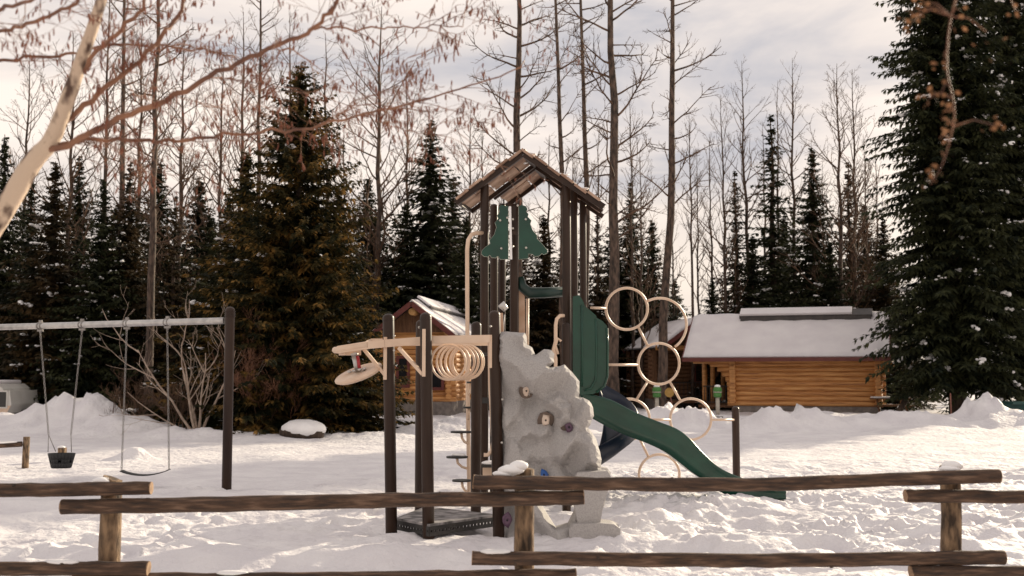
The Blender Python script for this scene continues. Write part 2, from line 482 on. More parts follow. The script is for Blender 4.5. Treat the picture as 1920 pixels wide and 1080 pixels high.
vpost(1061, 605, 14.9, .056).build('post', M['post'], ps)
vpost(1379, 762, 18.9, .062).build('post', M['post'], ps)

# roof
roof = MB()
def slab(mb, a, b, c, d, t, mi=0):
    """quad slab a,b,c,d (top face corners) of thickness t downwards"""
    n = (b - a).cross(d - a).normalized()
    if n.z < 0: n = -n
    lo_ = [p - n * t for p in (a, b, c, d)]
    mb.add([a, b, c, d] + lo_, [(0,1,2,3),(7,6,5,4),(0,4,5,1),(1,5,6,2),(2,6,7,3),(3,7,4,0)], mi)
def slope_part(v0, v1, w0, w1, sgn, rows, seed):
    """shingled panel: rows of boards across the slope with open slots"""
    rg = random.Random(seed)
    mb = MB()
    for i in range(rows):
        a0 = w0 + (w1 - w0) * i / rows; a1 = w0 + (w1 - w0) * (i + 1) / rows - .014
        cuts = 1
        vv = v0
        n = 2 if (v1 - v0) < .6 else 4
        for k in range(n):
            va = v0 + (v1 - v0) * k / n; vb = v0 + (v1 - v0) * (k + 1) / n - (.008 if k < n - 1 else 0)
            off = .012 + .018 * ((i + k) % 2)
            slab(mb, roofpt(va, sgn * a0, off), roofpt(vb, sgn * a0, off), roofpt(vb, sgn * a1, off - .008), roofpt(va, sgn * a1, off - .008), .030)
    return mb
rf = MB()
# rafters and gable beams
def rbeam(mb, v, wa, wb, wd, ht, drop=.05):
    mb.bar(roofpt(v, wa, -drop), roofpt(v, wb, -drop), wd, ht)
rbeam(rf, .0, -.02, -.93, .05, .085); rbeam(rf, .0, .02, 1.09, .05, .085)
rbeam(rf, 1.0, -.02, -.62, .04, .07); rbeam(rf, 1.0, .02, .88, .04, .07)
rbeam(rf, .47, -.02, -.92, .035, .06); rbeam(rf, .55, -.02, -.62, .035, .06); rbeam(rf, .5, .02, .97, .04, .06)
rf.bar(roofpt(-.01, .0, -.03), roofpt(1.01, .0, -.03), .07, .07)
rf.bar(roofpt(0, -.92, -.035), roofpt(.47, -.92, -.035), .03, .05)
roofo = rf.build('roof_frame', M['post'], ps)
M['shingle'] = mat('weathered_tan_shingles', (.17, .095, .060), (.50, .35, .26), rough=.7, scale=3.5, detail=6, c3=(.32, .20, .14))
slope_part(-.035, .45, .03, .94, -1, 5, 1).build('shingle_panel', M['shingle'], roofo)
slope_part(.56, 1.0, .03, .60, -1, 3, 2).build('shingle_panel', M['shingle'], roofo)
# right slope, tapering to the back
mb = MB()
for i in range(6):
    for k in range(4):
        v0, v1 = k / 4 - (.035 if k == 0 else 0), (k + 1) / 4 - .01
        wa = lambda v: 1.07 - .21 * v
        a0, a1 = i / 6, (i + 1) / 6 - .02
        off = .012 + .022 * ((i + k) % 2)
        slab(mb, roofpt(v0, wa(v0) * a0, off), roofpt(v1, wa(v1) * a0, off), roofpt(v1, wa(v1) * a1, off - .01), roofpt(v0, wa(v0) * a1, off - .01), .034)
mb.build('shingle_panel', M['shingle'], roofo)
mb = MB()
rg = random.Random(9)
for k in range(26):
    v, wv = rg.random(), rg.choice([-1, 1]) * rg.random() * .9
    if wv < -.6 and v > .45: continue
    mb.ball(roofpt(v, wv, .04), (.05 + rg.random() * .07, .05 + rg.random() * .06, .018), 8, 5, noise=.3, rg=rg)
mb.build('snow_patch', M['snow_cap'], roofo)['kind'] = 'stuff'

# tree-shaped panel in two halves
def z2(a, b, s=.34253, ox=820, oy=250): return (ox + a * s, oy + b * s)
def px_poly(pts, d): 
    r = []
    for a, b in pts:
        p = P(a, b, d); r.append((p.x, p.z))
    return r
left_half = [(388,400),(350,393),(335,412),(342,430),(328,450),(334,468),(316,490),(324,515),(312,555),(286,588),(290,606),(262,624),(243,645),(242,662),(256,674),(276,676),(288,666),(297,680),(318,682),(332,672),(345,690),(388,690)]
right_half = [(446,400),(462,393),(484,400),(493,415),(486,430),(498,442),(494,458),(514,478),(508,496),(520,530),(546,560),(546,578),(560,592),(580,614),(602,640),(601,656),(582,664),(572,658),(556,672),(532,674),(522,662),(498,660),(496,686),(446,690)]
for half in (left_half, right_half):
    MB().prism(px_poly([z2(*q) for q in half], 15.14), 15.12, 15.145, 0, 1).build('tree_panel', [M['green'], M['green_edge']], ps)
    hp = bpy.data.objects[[o.name for o in ps.children if o.name.startswith('tree_panel')][-1]]
    MB().tube([P(*z2(*q), 15.125) for q in half], .0045, 5, closed=True).build('sunlit_rim', M['green_edge'], hp)  # thin pale tube draws the sunlit outline
mb = MB()
for a, b in [(344,476),(350,630),(484,470),(486,626),(413,470),(413,520),(413,620),(383,462),(440,395)]:
    q = P(*z2(a, b), 15.115); mb.ball(q, (.017, .010, .017), 10, 6)
mb.build('bolt', M['bolt'], ps)['kind'] = 'stuff'
MB().bar(P(*z2(398, 400), 15.10), P(*z2(404, 690), 15.10), .018, .030).build('snow_streak', M['snow_cap'], ps)
MB().bar(P(*z2(360, 545), 15.17), P(*z2(436, 545), 15.17), .02, .05).build('panel_bracket', M['post'], ps)

# deck of the tower and skirt
dk = MB()
hexp = [(-.40, 15.35), (.05, 15.5), (.76, 15.2), (1.12, 16.9), (-.18, 17.4)]
dk.add([(x, y, 1.42) for x, y in hexp] + [(x, y, 1.34) for x, y in hexp], [tuple(range(5)), tuple(reversed(range(5, 10)))] + [(i, (i + 1) % 5, 5 + (i + 1) % 5, 5 + i) for i in range(5)])
dk.build('deck', M['black'], ps)
# crossbar, tan panel and rods near the tower entry
MB().tube([P(974, 520, 15.7), P(979, 538, 15.7), P(992, 549, 15.72), P(1020, 549, 15.8), P(1060, 547, 15.9)], [.06, .07, .078, .074, .07], 12).build('crossbar', M['green_dark'], ps)
tp = [(973, 535), (978, 542), (984, 556), (985, 650), (973, 650)]
MB().prism(px_poly(tp, 15.75), 15.74, 15.78).build('tan_panel', M['tan2'], ps)
MB().tube([P(989, 560, 16.2), P(989, 640, 16.2), P(986, 690, 16.2)], .022, 8).build('rod', M['tan'], ps)
MB().tube([P(1057, 592, 14.9), P(1050, 592, 14.85), P(1044, 598, 14.82), P(1042, 610, 14.8), P(1042, 640, 14.8), P(1038, 655, 14.8), P(1042, 672, 14.8), P(1041, 740, 14.8)], .024, 8).build('grab_rail', M['tan'], ps)
MB().tube([P(1052, 640, 14.8), P(1046, 634, 14.8), P(1041, 648, 14.8), P(1046, 664, 14.8)], .02, 8).build('grab_rail', M['tan'], ps)
# poles left of the tower with step pods
MB().tube([P(907, 437, 15.4), P(893, 437, 15.3), P(884, 440, 15.25), P(878, 450, 15.2), P(876, 468, 15.2), P(876.5, 700, 15.2), P(880, 935, 15.2), P(880, 980, 15.2)], .0285, 10).build('pole', M['tan'], ps)
def pod(px, py, wpx, side):
    c = P(px, py, 15.05)
    r = wpx / 2 / (F / 15.05)
    m = MB().tube([c - Vector((0, 0, .012)), c + Vector((0, 0, .012))], r, 18)
    o = m.build('step_pod', M['black'], ps)
    pole = P(878, py + 22, 15.2)
    m = MB().tube([c - Vector((0, 0, .012)), c - Vector((-.01 * side, 0, .08)), c.lerp(pole, .45) - Vector((0, 0, .06)), pole], .017, 8)
    m.build('pod_bracket', M['tan'], o)
    return c, r
for (a, b, wd, sd_) in [(885, 717, 20, -1), (880, 764, 24, -1), (865, 810, 40, 1), (857, 857, 40, 1), (866, 901, 36, 1)]:
    c, r = pod(a, b, wd, sd_)
    if b == 857:
        MB().ball(c + Vector((.02, 0, .03)), (.10, .08, .025), 10, 6, noise=.3, rg=random.Random(4)).build('snow_patch', M['snow_cap'], ps)
MB().tube([P(918, 640, 12.42), P(919, 720, 12.42), P(924, 815, 12.42), P(925, 826, 12.42), P(922, 845, 12.42), P(915, 853, 12.42), P(907, 853, 12.42)], .022, 10).build('pole', M['tan'], ps)
MB().bar(P(939, 587, 12.55), P(941, 632, 12.55), .03, .045).build('tan_panel', M['tan2'], ps)
k0 = P(944, 576, 12.9)
MB().tube([k0 + Vector((-.03, 0, .04)), k0 + Vector((.03, 0, -.03))], [.05, .035], 10).build('knob', M['galv'], ps)
MB().tube([P(946, 590, 13.0), P(944, 622, 13.0)], .008, 6).build('rod', M['galv'], ps)
for ypx in (664, 872):   # low treads between the two decks
    MB().bar(P(903, ypx, 13.9), P(936, ypx, 13.9), .35, .035).build('tread', M['black'], ps)
MB().ball(P(919, 868, 13.9), (.10, .12, .03), 10, 6, noise=.3, rg=random.Random(6)).build('snow_patch', M['snow_cap'], ps)
MB().bar(P(905, 886, 14.0), P(935, 886, 14.0), .03, .13).build('riser', M['tan'], ps)

# monkey bar beams
def beam(pts, hgt=.075, wd=.045):
    m = MB()
    for a, b in zip(pts[:-1], pts[1:]): m.bar(a, b, wd, hgt)
    return m
FB = [P(918, 635, 12.33), P(812, 637, 12.30), P(722, 644, 12.33), P(690, 647, 12.36), P(634, 656, 12.45)]
RB = [P(918, 650, 13.25), P(800, 648, 13.2), P(735, 652, 13.2), P(690, 655, 13.0)]
zb = FB[0].z
mb = MB()
for a, b in zip(FB[:-1], FB[1:]): mb.bar(a, b, .05, .082)
mb.build('beam', M['tan'], ps)
RB = [Vector((p.x, 13.25, zb - .01)) for p in RB] 
mb = MB()
for a, b in zip(RB[:-1], RB[1:]): mb.bar(a, b, .05, .082)
mb.build('beam', M['tan'], ps)
# rounded end loop at the left
e0 = FB[-1]; e1 = RB[-1]
MB().tube([FB[3], FB[-1] + Vector((0, .0, .0)), FB[-1] + Vector((-.045, .08, 0)), FB[-1] + Vector((-.03, .22, 0)), FB[-1] + Vector((.12, .45, .01)), e1], .036, 10).build('end_loop', M['tan'], ps)
MB().bar(P(640, 661, 12.5), P(672, 661, 12.6), .16, .06).build('spinner_mount', M['tan'], ps)
# brackets and braces
for (px_, y0, y1, d) in [(795, 617, 706, 12.1), (722.5, 632, 712, 12.38), (919.5, 628, 690, 12.36)]:
    a, b = P(px_, y0, d), P(px_, y1, d)
    MB().box((a + b) / 2, (.036, .05, (a - b).length)).build('bracket', M['tan'], ps)
MB().bar(P(748, 652, 12.25), P(793, 702, 12.12), .035, .035).build('brace', M['tan'], ps)
MB().bar(P(680, 652, 12.45), P(722, 703, 12.4), .035, .035).build('brace', M['tan'], ps)
mb = MB()
for a, b in [(739, 630), (739, 657), (786, 614), (920, 612), (942, 749), (941, 830)]: mb.ball(P(a, b, 12.2), .014, 8, 5)
mb.build('bolt', M['bolt'], ps)['kind'] = 'stuff'
# ring trek: rings hanging between the two beams
rcen = [(836, 12.45), (846, 12.55), (857, 12.7), (868, 12.85), (879, 12.6), (873, 12.45), (862, 12.38), (850, 12.35)]
for i, (cx, dd) in enumerate([(841, 12.40), (850, 12.5), (858, 12.6), (866, 12.7), (874, 12.8), (858, 12.95), (866, 13.05), (878, 13.1)]):
    c = P(cx, 679, dd)
    rr = .192
    ang = R(18 + 5 * math.sin(i * 2.1))
    pts = []
    for k in range(28):
        a = 2 * PI * k / 28
        pts.append(c + Vector((math.cos(a) * rr * math.cos(ang), math.cos(a) * rr * math.sin(ang), math.sin(a) * rr)))
    MB().tube(pts, .0125, 8, closed=True).build('ring', M['tan'], ps)
# spinner disc with red spring
c = P(672, 700, 12.5)
ax = Vector((-.32, -.28, .95)).normalized()
mb = MB()
prof = [(-.045, .12), (-.035, .235), (-.012, .272), (.008, .272), (.022, .25), (.018, .10), (.02, .03)]
mb.tube([c + ax * a for a, _ in prof], [b for _, b in prof], 26)
disc = mb.build('spinner_disc', M['tan'], ps)
top = P(664, 664, 12.5)
MB().tube([c + ax * .02, top], .032, 10).build('spinner_shaft', M['galv'], disc)
MB().tube([c + ax * .06 + Vector((.035, -.02, 0)), top + Vector((.04, -.02, -.02))], .018, 10).build('spring_cover', M['red'], disc)
mb = MB()
for dx in (-.08, -.03, .03, .08): mb.ball(c + ax * .035 + Vector((dx, -.04, dx * .2)), (.025, .025, .018), 8, 5)
mb.ball(top, (.05, .05, .02), 10, 5)
mb.build('bolt', M['galv'], disc)['kind'] = 'stuff'

# low perforated platform
pa, pb, pd, pc = Vector((P(742, 968, 12.6).x, 12.6, 0)), Vector((P(805, 984, 12.05).x, 12.05, 0)), Vector((P(934, 965, 12.75).x, 12.9, 0)), Vector((P(800, 950, 13.9).x, 13.7, 0))
zt = P(805, 983, 12.05).z
mb = MB()
quad = [pa, pb, pd, pc]
mb.add([(p.x, p.y, zt) for p in quad] + [(p.x, p.y, zt - .025) for p in quad], [(0,1,2,3),(7,6,5,4)] + [(i, (i + 1) % 4, 4 + (i + 1) % 4, 4 + i) for i in range(4)])
plat = mb.build('platform', mat('worn_deck_coating', (.03, .027, .026), (.30, .28, .28), rough=.7, scale=7, detail=8, lo=.34, hi=.62), ps)
for a, b in ((pa, pb), (pb, pd)):
    m = MB()
    up_ = Vector((0, 0, 1))
    n = int((b - a).length / .055)
    dirv = (b - a).normalized()
    A, B = a + up_ * (zt - .045), b + up_ * (zt - .045)
    m.bar(A, B, .012, .04)
    m.bar(A - up_ * .062, B - up_ * .062, .012, .04)
    for k in range(n + 1):
        q = A.lerp(B, k / n) - up_ * .031
        m.bar(q - dirv * .016, q + dirv * .016, .012, .03)
    m.build('perforated_skirt', M['black'], plat)

# ring ladder on the right
def rl(px, py): return P(px, py, 16.9 + (px - 1095) / 285 * 1.9)
TR = .021
def ringpx(cx, cy, r, a0=0, a1=360, n=40):
    pts = []
    for k in range(n if a1 - a0 >= 360 else n + 1):
        a = R(a0 + (a1 - a0) * k / n)
        pts.append(rl(cx + r * math.cos(a), cy - r * math.sin(a)))
    MB().tube(pts, TR, 8, closed=(a1 - a0 >= 360)).build('climbing_ring', M['tan'], ps)
ringpx(1175, 579, 39); ringpx(1235, 682, 38.5); ringpx(1295, 786, 38.5); ringpx(1180, 786, 38); ringpx(1236, 890, 38)
ringpx(1237, 609, 50, -54, 117)
for a, b, c_, d_ in [(1108, 577, 1136, 578), (1196, 612, 1214, 648), (1130, 684, 1196, 684), (1214, 716, 1193, 750), (1256, 716, 1276, 752), (1198, 820, 1216, 857),
                     (1261, 862, 1276, 820), (1333, 787, 1376, 787), (1218, 787, 1257, 787), (1128, 838, 1150, 812), (1128, 838, 1122, 885)]:
    MB().tube([rl(a, b), rl(c_, d_)], TR * .93, 8).build('connecting_rod', M['tan'], ps)

# green entry hood
hood = [(1074, 556), (1086, 553), (1092, 562), (1097, 574), (1108, 583), (1118, 592), (1119, 596), (1130, 602), (1138, 611), (1140, 625), (1140, 700), (1138, 716), (1128, 732), (1112, 739), (1090, 740), (1074, 738)]
hm = MB().prism(px_poly(hood, 15.1), 15.10, 15.17)
hoodo = hm.build('slide_hood', M['green'], ps)
for rib in ([(1091, 572), (1091.5, 640), (1091, 725)], [(1117, 598), (1118, 650), (1117, 712), (1108, 728), (1095, 732)], [(1138, 615), (1139.5, 650), (1139, 705), (1133, 724), (1118, 736)]):
    MB().tube([P(a, b, 15.09) for a, b in rib], .017, 8).build('rib', M['green'], hoodo)
MB().prism(px_poly([(1092, 576), (1117, 596), (1117, 700), (1106, 722), (1092, 726)], 15.08), 15.085, 15.12).build('raised_panel', M['green'], hoodo)
# the second hood wall behind
MB().prism(px_poly([(1084, 572), (1110, 590), (1130, 615), (1132, 700), (1120, 725), (1088, 730)], 15.75), 15.72, 15.77).build('slide_hood', M['green_dark'], ps)

# slide
sp_top = [(1092, 738), (1140, 750), (1168, 763), (1195, 777), (1235, 793), (1268, 806), (1292, 823), (1318, 851), (1345, 876), (1372, 891), (1400, 902), (1430, 914), (1474, 923)]
sp_bot = [(1100, 778), (1120, 790), (1150, 806), (1178, 818), (1215, 832), (1248, 848), (1275, 868), (1298, 886), (1322, 902), (1350, 922), (1375, 933), (1400, 940), (1474, 936)]
def resample(pts, n):
    pts = [Vector((a, b)) for a, b in pts]
    # Catmull-Rom through the points
    out_ = []
    m = len(pts) - 1
    for i in range(n + 1):
        t = i / n * m; k = min(int(t), m - 1); u = t - k
        p0, p1, p2, p3 = pts[max(k - 1, 0)], pts[k], pts[k + 1], pts[min(k + 2, m)]
        out_.append(.5 * ((2 * p1) + (p2 - p0) * u + (2 * p0 - 5 * p1 + 4 * p2 - p3) * u * u + (3 * p1 - p0 - 3 * p2 + p3) * u ** 3))
    return out_
tt = resample(sp_top, 60); bb = resample(sp_bot, 60)
rows = []
for i in range(61):
    d0 = 15.15 + .25 * i / 60
    T = P(tt[i].x, tt[i].y, d0); B = P(bb[i].x, bb[i].y, d0)
    wid = .56
    y = Vector((0, 1, 0))
    dn = (B - T)
    rows.append([B + y * .05, B + y * .0, T + dn * .62 - y * .004, T + dn * .45 + y * .012, T + dn * .12, T - y * .016, T + y * .0 + Vector((0, 0, .018)), T + y * .035 + Vector((0, 0, .012)), T + y * .05 + dn * .15,
                 T + y * .09 + dn * .70, T + y * .16 + dn * .82, T + y * (wid - .12) + dn * .82, T + y * (wid - .05) + dn * .70, T + y * (wid - .01) + dn * .12, T + y * (wid + .01) + Vector((0, 0, .015)), T + y * (wid + .05), B + y * (wid + .03), B + y * (wid - .02)])
nr = len(rows[0])
sm = MB()
sm.add([p for r_ in rows for p in r_], [(i * nr + j, (i + 1) * nr + j, (i + 1) * nr + (j + 1) % nr, i * nr + (j + 1) % nr) for i in range(60) for j in range(nr)], 0, True)
sm.add(rows[0], [tuple(range(nr))]); sm.add(rows[-1], [tuple(reversed(range(nr)))])
slide = sm.build('slide', M['green'], ps)
# curved dark slide behind
mb = MB()
cc = P(1150, 760, 16.6)
rows = []
n = 26
for i in range(n + 1):
    t = i / n
    a = R(80 - 235 * t)
    z = 1.40 - 1.15 * t
    cx, cy = 1.25, 16.45
    rad = .32
    o_ = Vector((math.cos(a), math.sin(a), 0))
    c0 = Vector((cx, cy, z))
    rows.append([c0 + o_ * .10 + Vector((0, 0, .16)), c0 + o_ * .14, c0 + o_ * .22 - Vector((0, 0, .06)), c0 + o_ * .45 - Vector((0, 0, .03)), c0 + o_ * .50 + Vector((0, 0, .03)), c0 + o_ * .53 + Vector((0, 0, .20)), c0 + o_ * .56 + Vector((0, 0, .18)),
                 c0 + o_ * .58 - Vector((0, 0, .02)), c0 + o_ * .46 - Vector((0, 0, .09)), c0 + o_ * .2 - Vector((0, 0, .12)), c0 + o_ * .08 + Vector((0, 0, .0)), c0 + o_ * .07 + Vector((0, 0, .15))])
nr = len(rows[0])
mb.add([p for r_ in rows for p in r_], [(i * nr + j, (i + 1) * nr + j, (i + 1) * nr + (j + 1) % nr, i * nr + (j + 1) % nr) for i in range(n) for j in range(nr)], 0, True)
mb.add(rows[0], [tuple(range(nr))]); mb.add(rows[-1], [tuple(range(nr))])
mb.build('curved_slide', M['navy'], ps)

# climbing rock wall
rock_px = [(933, 623), (950, 621), (984, 624), (988, 632), (989, 645), (998, 652), (1004, 666), (1012, 661), (1020, 655), (1034, 656), (1039, 664), (1039, 680), (1030, 688), (1042, 688), (1058, 684), (1067, 692), (1078, 704), (1086, 715), (1087, 730), (1085, 745), (1094, 747), (1105, 751), (1112, 764), (1113, 780), (1107, 795), (1103, 802), (1110, 812), (1118, 822), (1123, 840), (1128, 862), (1127, 876), (1140, 878), (1145, 886), (1144, 900), (1138, 925), (1134, 945), (1126, 968), (1130, 978), (1150, 980), (1161, 984), (1158, 1008), (1148, 1020), (1066, 1022), (1000, 1018), (948, 1016), (944, 980), (943, 900), (941, 830), (937, 740), (934, 680)]
hole_px = [(1000, 916), (1074, 914), (1076, 940), (1080, 955), (1066, 983), (1042, 990), (1020, 955)]
hold_px = [(987, 733, 13), (1023, 788, 15), (1067, 801, 14), (1020, 890, 14), (951, 975, 18), (973, 878, 12)]
def rkd(px): return 12.45 - (px - 935) / 225 * .35
def inside(p, poly):
    c = False; j = len(poly) - 1
    for i in range(len(poly)):
        a, b = poly[i], poly[j]
        if (a[1] > p[1]) != (b[1] > p[1]) and p[0] < (b[0] - a[0]) * (p[1] - a[1]) / (b[1] - a[1]) + a[0]: c = not c
        j = i
    return c
def edist(p, poly):
    best = 1e9
    for i in range(len(poly)):
        a, b = poly[i - 1], poly[i]
        dx, dy = b[0] - a[0], b[1] - a[1]
        t = max(0, min(1, ((p[0] - a[0]) * dx + (p[1] - a[1]) * dy) / (dx * dx + dy * dy + 1e-9)))
        best = min(best, math.hypot(p[0] - a[0] - t * dx, p[1] - a[1] - t * dy))
    return best
def densify(poly, step):
    o = []
    for i in range(len(poly)):
        a, b = poly[i], poly[(i + 1) % len(poly)]
        n = max(1, int(math.hypot(b[0] - a[0], b[1] - a[1]) / step))
        for k in range(n): o.append((a[0] + (b[0] - a[0]) * k / n, a[1] + (b[1] - a[1]) * k / n))
    return o
rg = random.Random(22)
# large facet planes: piecewise cones round random sites give the chiselled look
sites = []
while len(sites) < 34:
    s_ = (rg.uniform(930, 1160), rg.uniform(620, 1020))
    if inside(s_, rock_px): sites.append((s_[0], s_[1], rg.uniform(-.07, .11), rg.uniform(-.0048, .0048), rg.uniform(-.0048, .0048)))
def relief(x, y):
    b1 = []
    for (sx, sy, h, gx_, gy_) in sites:
        d_ = math.hypot(x - sx, (y - sy) * .85)
        b1.append((d_, h + gx_ * (x - sx) + gy_ * (y - sy)))
    b1.sort()
    wsum = hsum = 0
    for d_, h in b1[:3]:
        w_ = 1 / (d_ + 1) ** 7.0
        wsum += w_; hsum += w_ * h
    return hsum / wsum
outl = densify(rock_px, 7); holl = densify(hole_px, 7)
pts = [(a + rg.uniform(-.8, .8), b + rg.uniform(-.8, .8)) for a, b in outl] + holl
nb = len(outl)
edges = [(i, (i + 1) % nb) for i in range(nb)] + [(nb + i, nb + (i + 1) % len(holl)) for i in range(len(holl))]
outl = pts[:nb]
y = 626
while y < 1018:
    x = 936
    while x < 1158:
        p = (x + rg.uniform(-2.2, 2.2), y + rg.uniform(-2.2, 2.2))
        if inside(p, outl) and edist(p, outl) > 3.5 and not (inside(p, holl) or edist(p, holl) < 3.5): pts.append(p)
        x += 5.5
    y += 5.5
vo, eo, fo, *_r = geometry.delaunay_2d_cdt([Vector(p) for p in pts], edges, [], 0, 1e-4)
def keep(f):
    c = (sum(vo[i].x for i in f) / len(f), sum(vo[i].y for i in f) / len(f))
    return inside(c, outl) and not inside(c, holl)
fo = [f for f in fo if keep(f)]
front, back = [], []
for v in vo:
    p = (v.x, v.y)
    e_ = min(edist(p, outl), edist(p, holl))
    k = min(1, e_ / 10) ; k = math.sqrt(max(0, 1 - (1 - k) ** 2))
    dep = .12 * k + (relief(*p)) * (.5 + .5 * k)
    for (hx, hy, hr) in hold_px[:5]:
        q_ = math.hypot(p[0] - hx, p[1] - hy) / (hr * 1.25)
        if q_ < 1.6: dep -= .13 * math.exp(-(q_ ** 2) * 1.3)
    d = rkd(v.x) 
    front.append(P(v.x, v.y, d - dep)); back.append(P(v.x, v.y, d) + Vector((0, .16, 0)))
nv_ = len(vo)
wm = MB()
def orient(f):
    a, b, c_ = [vo[i] for i in f[:3]]
    return f if (b - a).cross(c_ - a) < 0 else list(reversed(f))
wm.add(front, [tuple(orient(f)) for f in fo], 0, False)
bedge = {}
for f in fo:
    g_ = orient(f)
    for i in range(len(g_)):
        a, b = g_[i], g_[(i + 1) % len(g_)]
        if (b, a) in bedge: del bedge[(b, a)]
        else: bedge[(a, b)] = 1
wm.add(front + back, [tuple(nv_ + i for i in reversed(orient(f))) for f in fo] + [(b, a, nv_ + a, nv_ + b) for (a, b) in bedge], 0, False)
wall = wm.build('climbing_wall', M['rock'], ps)
bm_sm = wall.modifiers.new('bevel', 'BEVEL'); bm_sm.width = .008; bm_sm.segments = 1; bm_sm.limit_method = 'ANGLE'; bm_sm.angle_limit = R(50)
fb = MB().prism(px_poly([(1066, 990), (1074, 981), (1125, 979), (1150, 981), (1162, 990), (1160, 1010), (1150, 1024), (1068, 1024)], 11.95), 11.86, 12.22)
fbo = fb.build('foot_block', M['rock'], wall); mo = fbo.modifiers.new('b', 'BEVEL'); mo.width = .022; mo.segments = 2
fb = MB().prism(px_poly([(1083, 984), (1078, 955), (1072, 930), (1076, 900), (1082, 885), (1138, 882), (1144, 892), (1141, 915), (1130, 945), (1124, 984)], 12.0), 11.93, 12.18)
fbo = fb.build('leg_column', M['rock'], wall); mo = fbo.modifiers.new('b', 'BEVEL'); mo.width = .03; mo.segments = 2
for i, (hx, hy, hr) in enumerate(hold_px):
    mt = [M['cream'], M['cream'], M['purple'], M['blue'], M['purple'], M['rockdark']][i]
    d = rkd(hx) - .07 - (.05 if i >= 3 else 0)
    c = P(hx, hy, d)
    r0 = hr * d / F
    if i < 3:
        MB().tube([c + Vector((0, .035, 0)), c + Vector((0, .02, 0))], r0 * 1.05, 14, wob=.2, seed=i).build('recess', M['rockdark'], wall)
    pts = []
    mb = MB()
    k = 9
    rr_ = random.Random(i * 7 + 1)
    ring = []
    for j in range(k):
        a = 2 * PI * j / k
        q_ = r0 * (.62 + .28 * rr_.random())
        ring.append((math.cos(a) * q_ * .72, math.sin(a) * q_))
    outer = [c + Vector((a, .02, b)) for a, b in ring]; inner = [c + Vector((a * .7, -.045, b * .7)) for a, b in ring]
    dimple = [c + Vector((a * .22, -.02, b * .22)) for a, b in ring]
    mb.add(outer + inner + dimple, [(j, (j + 1) % k, k + (j + 1) % k, k + j) for j in range(k)] + [(k + j, k + (j + 1) % k, 2 * k + (j + 1) % k, 2 * k + j) for j in range(k)] + [tuple(2 * k + j for j in range(k))], 0, True)
    hd = mb.build('hand_hold', mt, wall)
    MB().ball(c + Vector((0, -.022, 0)), .010, 8, 5).build('bolt', M['rubber'], hd)

# ---------------------------------------------------------------- swing set and swings
def bp(px):      # point on the beam axis under a pixel column
    k = (431 - px) / 431.0
    d = 17.0 + k * 1.9 if k <= 1 else 17.0 + 1.9 + (k - 1) * 2.0
    return P(px, 601 + 12.3 * k, d)
B0, B1 = bp(425), P(-140, 617.4, 19.55)
bz = B0.z
def onbeam(px):
    # solve along B0->B1 for the pixel column
    lo_, hi_ = 0.0, 1.0
    for _ in range(40):
        m = (lo_ + hi_) / 2; q = B0.lerp(B1, m)
        dep = (q - CAM).dot(FW); x = 960 + F * (q - CAM).dot(RT) / dep
        if x > px: lo_ = m
        else: hi_ = m
    return B0.lerp(B1, lo_)
SW = thing('swing_set', 'swing frame with a pale steel top beam held by a thick brown end post', 'swing frame', (B0.x, B0.y, 0))
for Q, tp_ in ((Vector((P(431, 600, 17.0).x, 17.0, 0)), P(431, 575, 17.0).z), (Vector((B1.x - .05, B1.y, 0)), P(431, 575, 17.0).z)):
    pm = MB().dome_post(Q.x, Q.y, -.3, tp_, .072, 18).build('post', M['post'], SW)
    cm = MB()
    for dz in (.0, .035, .07): cm.tube([(Q.x, Q.y, tp_ - .15 + dz), (Q.x, Q.y, tp_ - .135 + dz)], .082, 18)
    cm.build('collar', M['post'], pm)
MB().tube([B0 + Vector((-.03, 0, 0)), B1], .05, 14).build('top_beam', M['galv'], SW)
def hanger(px):
    q = onbeam(px)
    dirb = (B1 - B0).normalized()
    m = MB()
    for s_ in (-.03, .03): m.tube([q + dirb * (s_ - .012), q + dirb * (s_ + .012)], .062, 14)
    m.tube([q + Vector((0, 0, -.05)), q + Vector((0, 0, -.12))], .018, 8)
    m.box(q + Vector((0, 0, -.075)), (.09, .05, .03))
    m.box(q + Vector((0, 0, .07)), (.05, .04, .05))
    m.build('hanger', M['chain'], SW)
    return q + Vector((0, 0, -.12))
def chain(a, b, name, parent, link=.052):
    m = MB()
    d = b - a; n = int(d.length / (link * .74)); t = d.normalized()
    u = t.cross(Vector((0, 1, 0))).normalized(); v = t.cross(u)
    rg = random.Random(int(a.x * 100))
    for i in range(n):
        c = a + d * ((i + .5) / n)
        th = (i % 2) * PI / 2 + .5 + rg.uniform(-.2, .2)
        w_ = u * math.cos(th) + v * math.sin(th)
        pts = [c + t * (math.sin(k / 8 * 2 * PI) * link * .42) * (1 if True else 1) + w_ * (math.cos(k / 8 * 2 * PI) * link * .27) for k in range(8)]
        m.tube(pts, .0048, 5, closed=True)
    return m.build(name, M['chain'], parent)
h = [hanger(x) for x in (76, 154, 238, 314)]
dB = (h[0].y + h[1].y) / 2
BS = thing('bucket_swing', 'black bucket swing seat hanging on two chains near the left edge', 'swing', P(111, 877, dB))
c0, c1 = P(90, 848, dB), P(134, 848, dB)
l0, l1 = P(91, 815, dB), P(133, 815, dB)
chain(h[0], l0, 'chain', BS); chain(h[1], l1, 'chain', BS)
mb = MB()
for a, b in ((l0, c0), (l0, c0 + Vector((.06, .16, 0))), (l1, c1), (l1, c1 + Vector((-.06, .16, 0)))): mb.tube([a, b], .006, 6)
mb.build('strap', M['chain'], BS)
cx = (c0.x + c1.x) / 2; cy = dB + .08; rw = (c1.x - c0.x) / 2 + .02
mb = MB()
zT, zB = c0.z - .02, P(111, 877, dB).z
nseg = 24
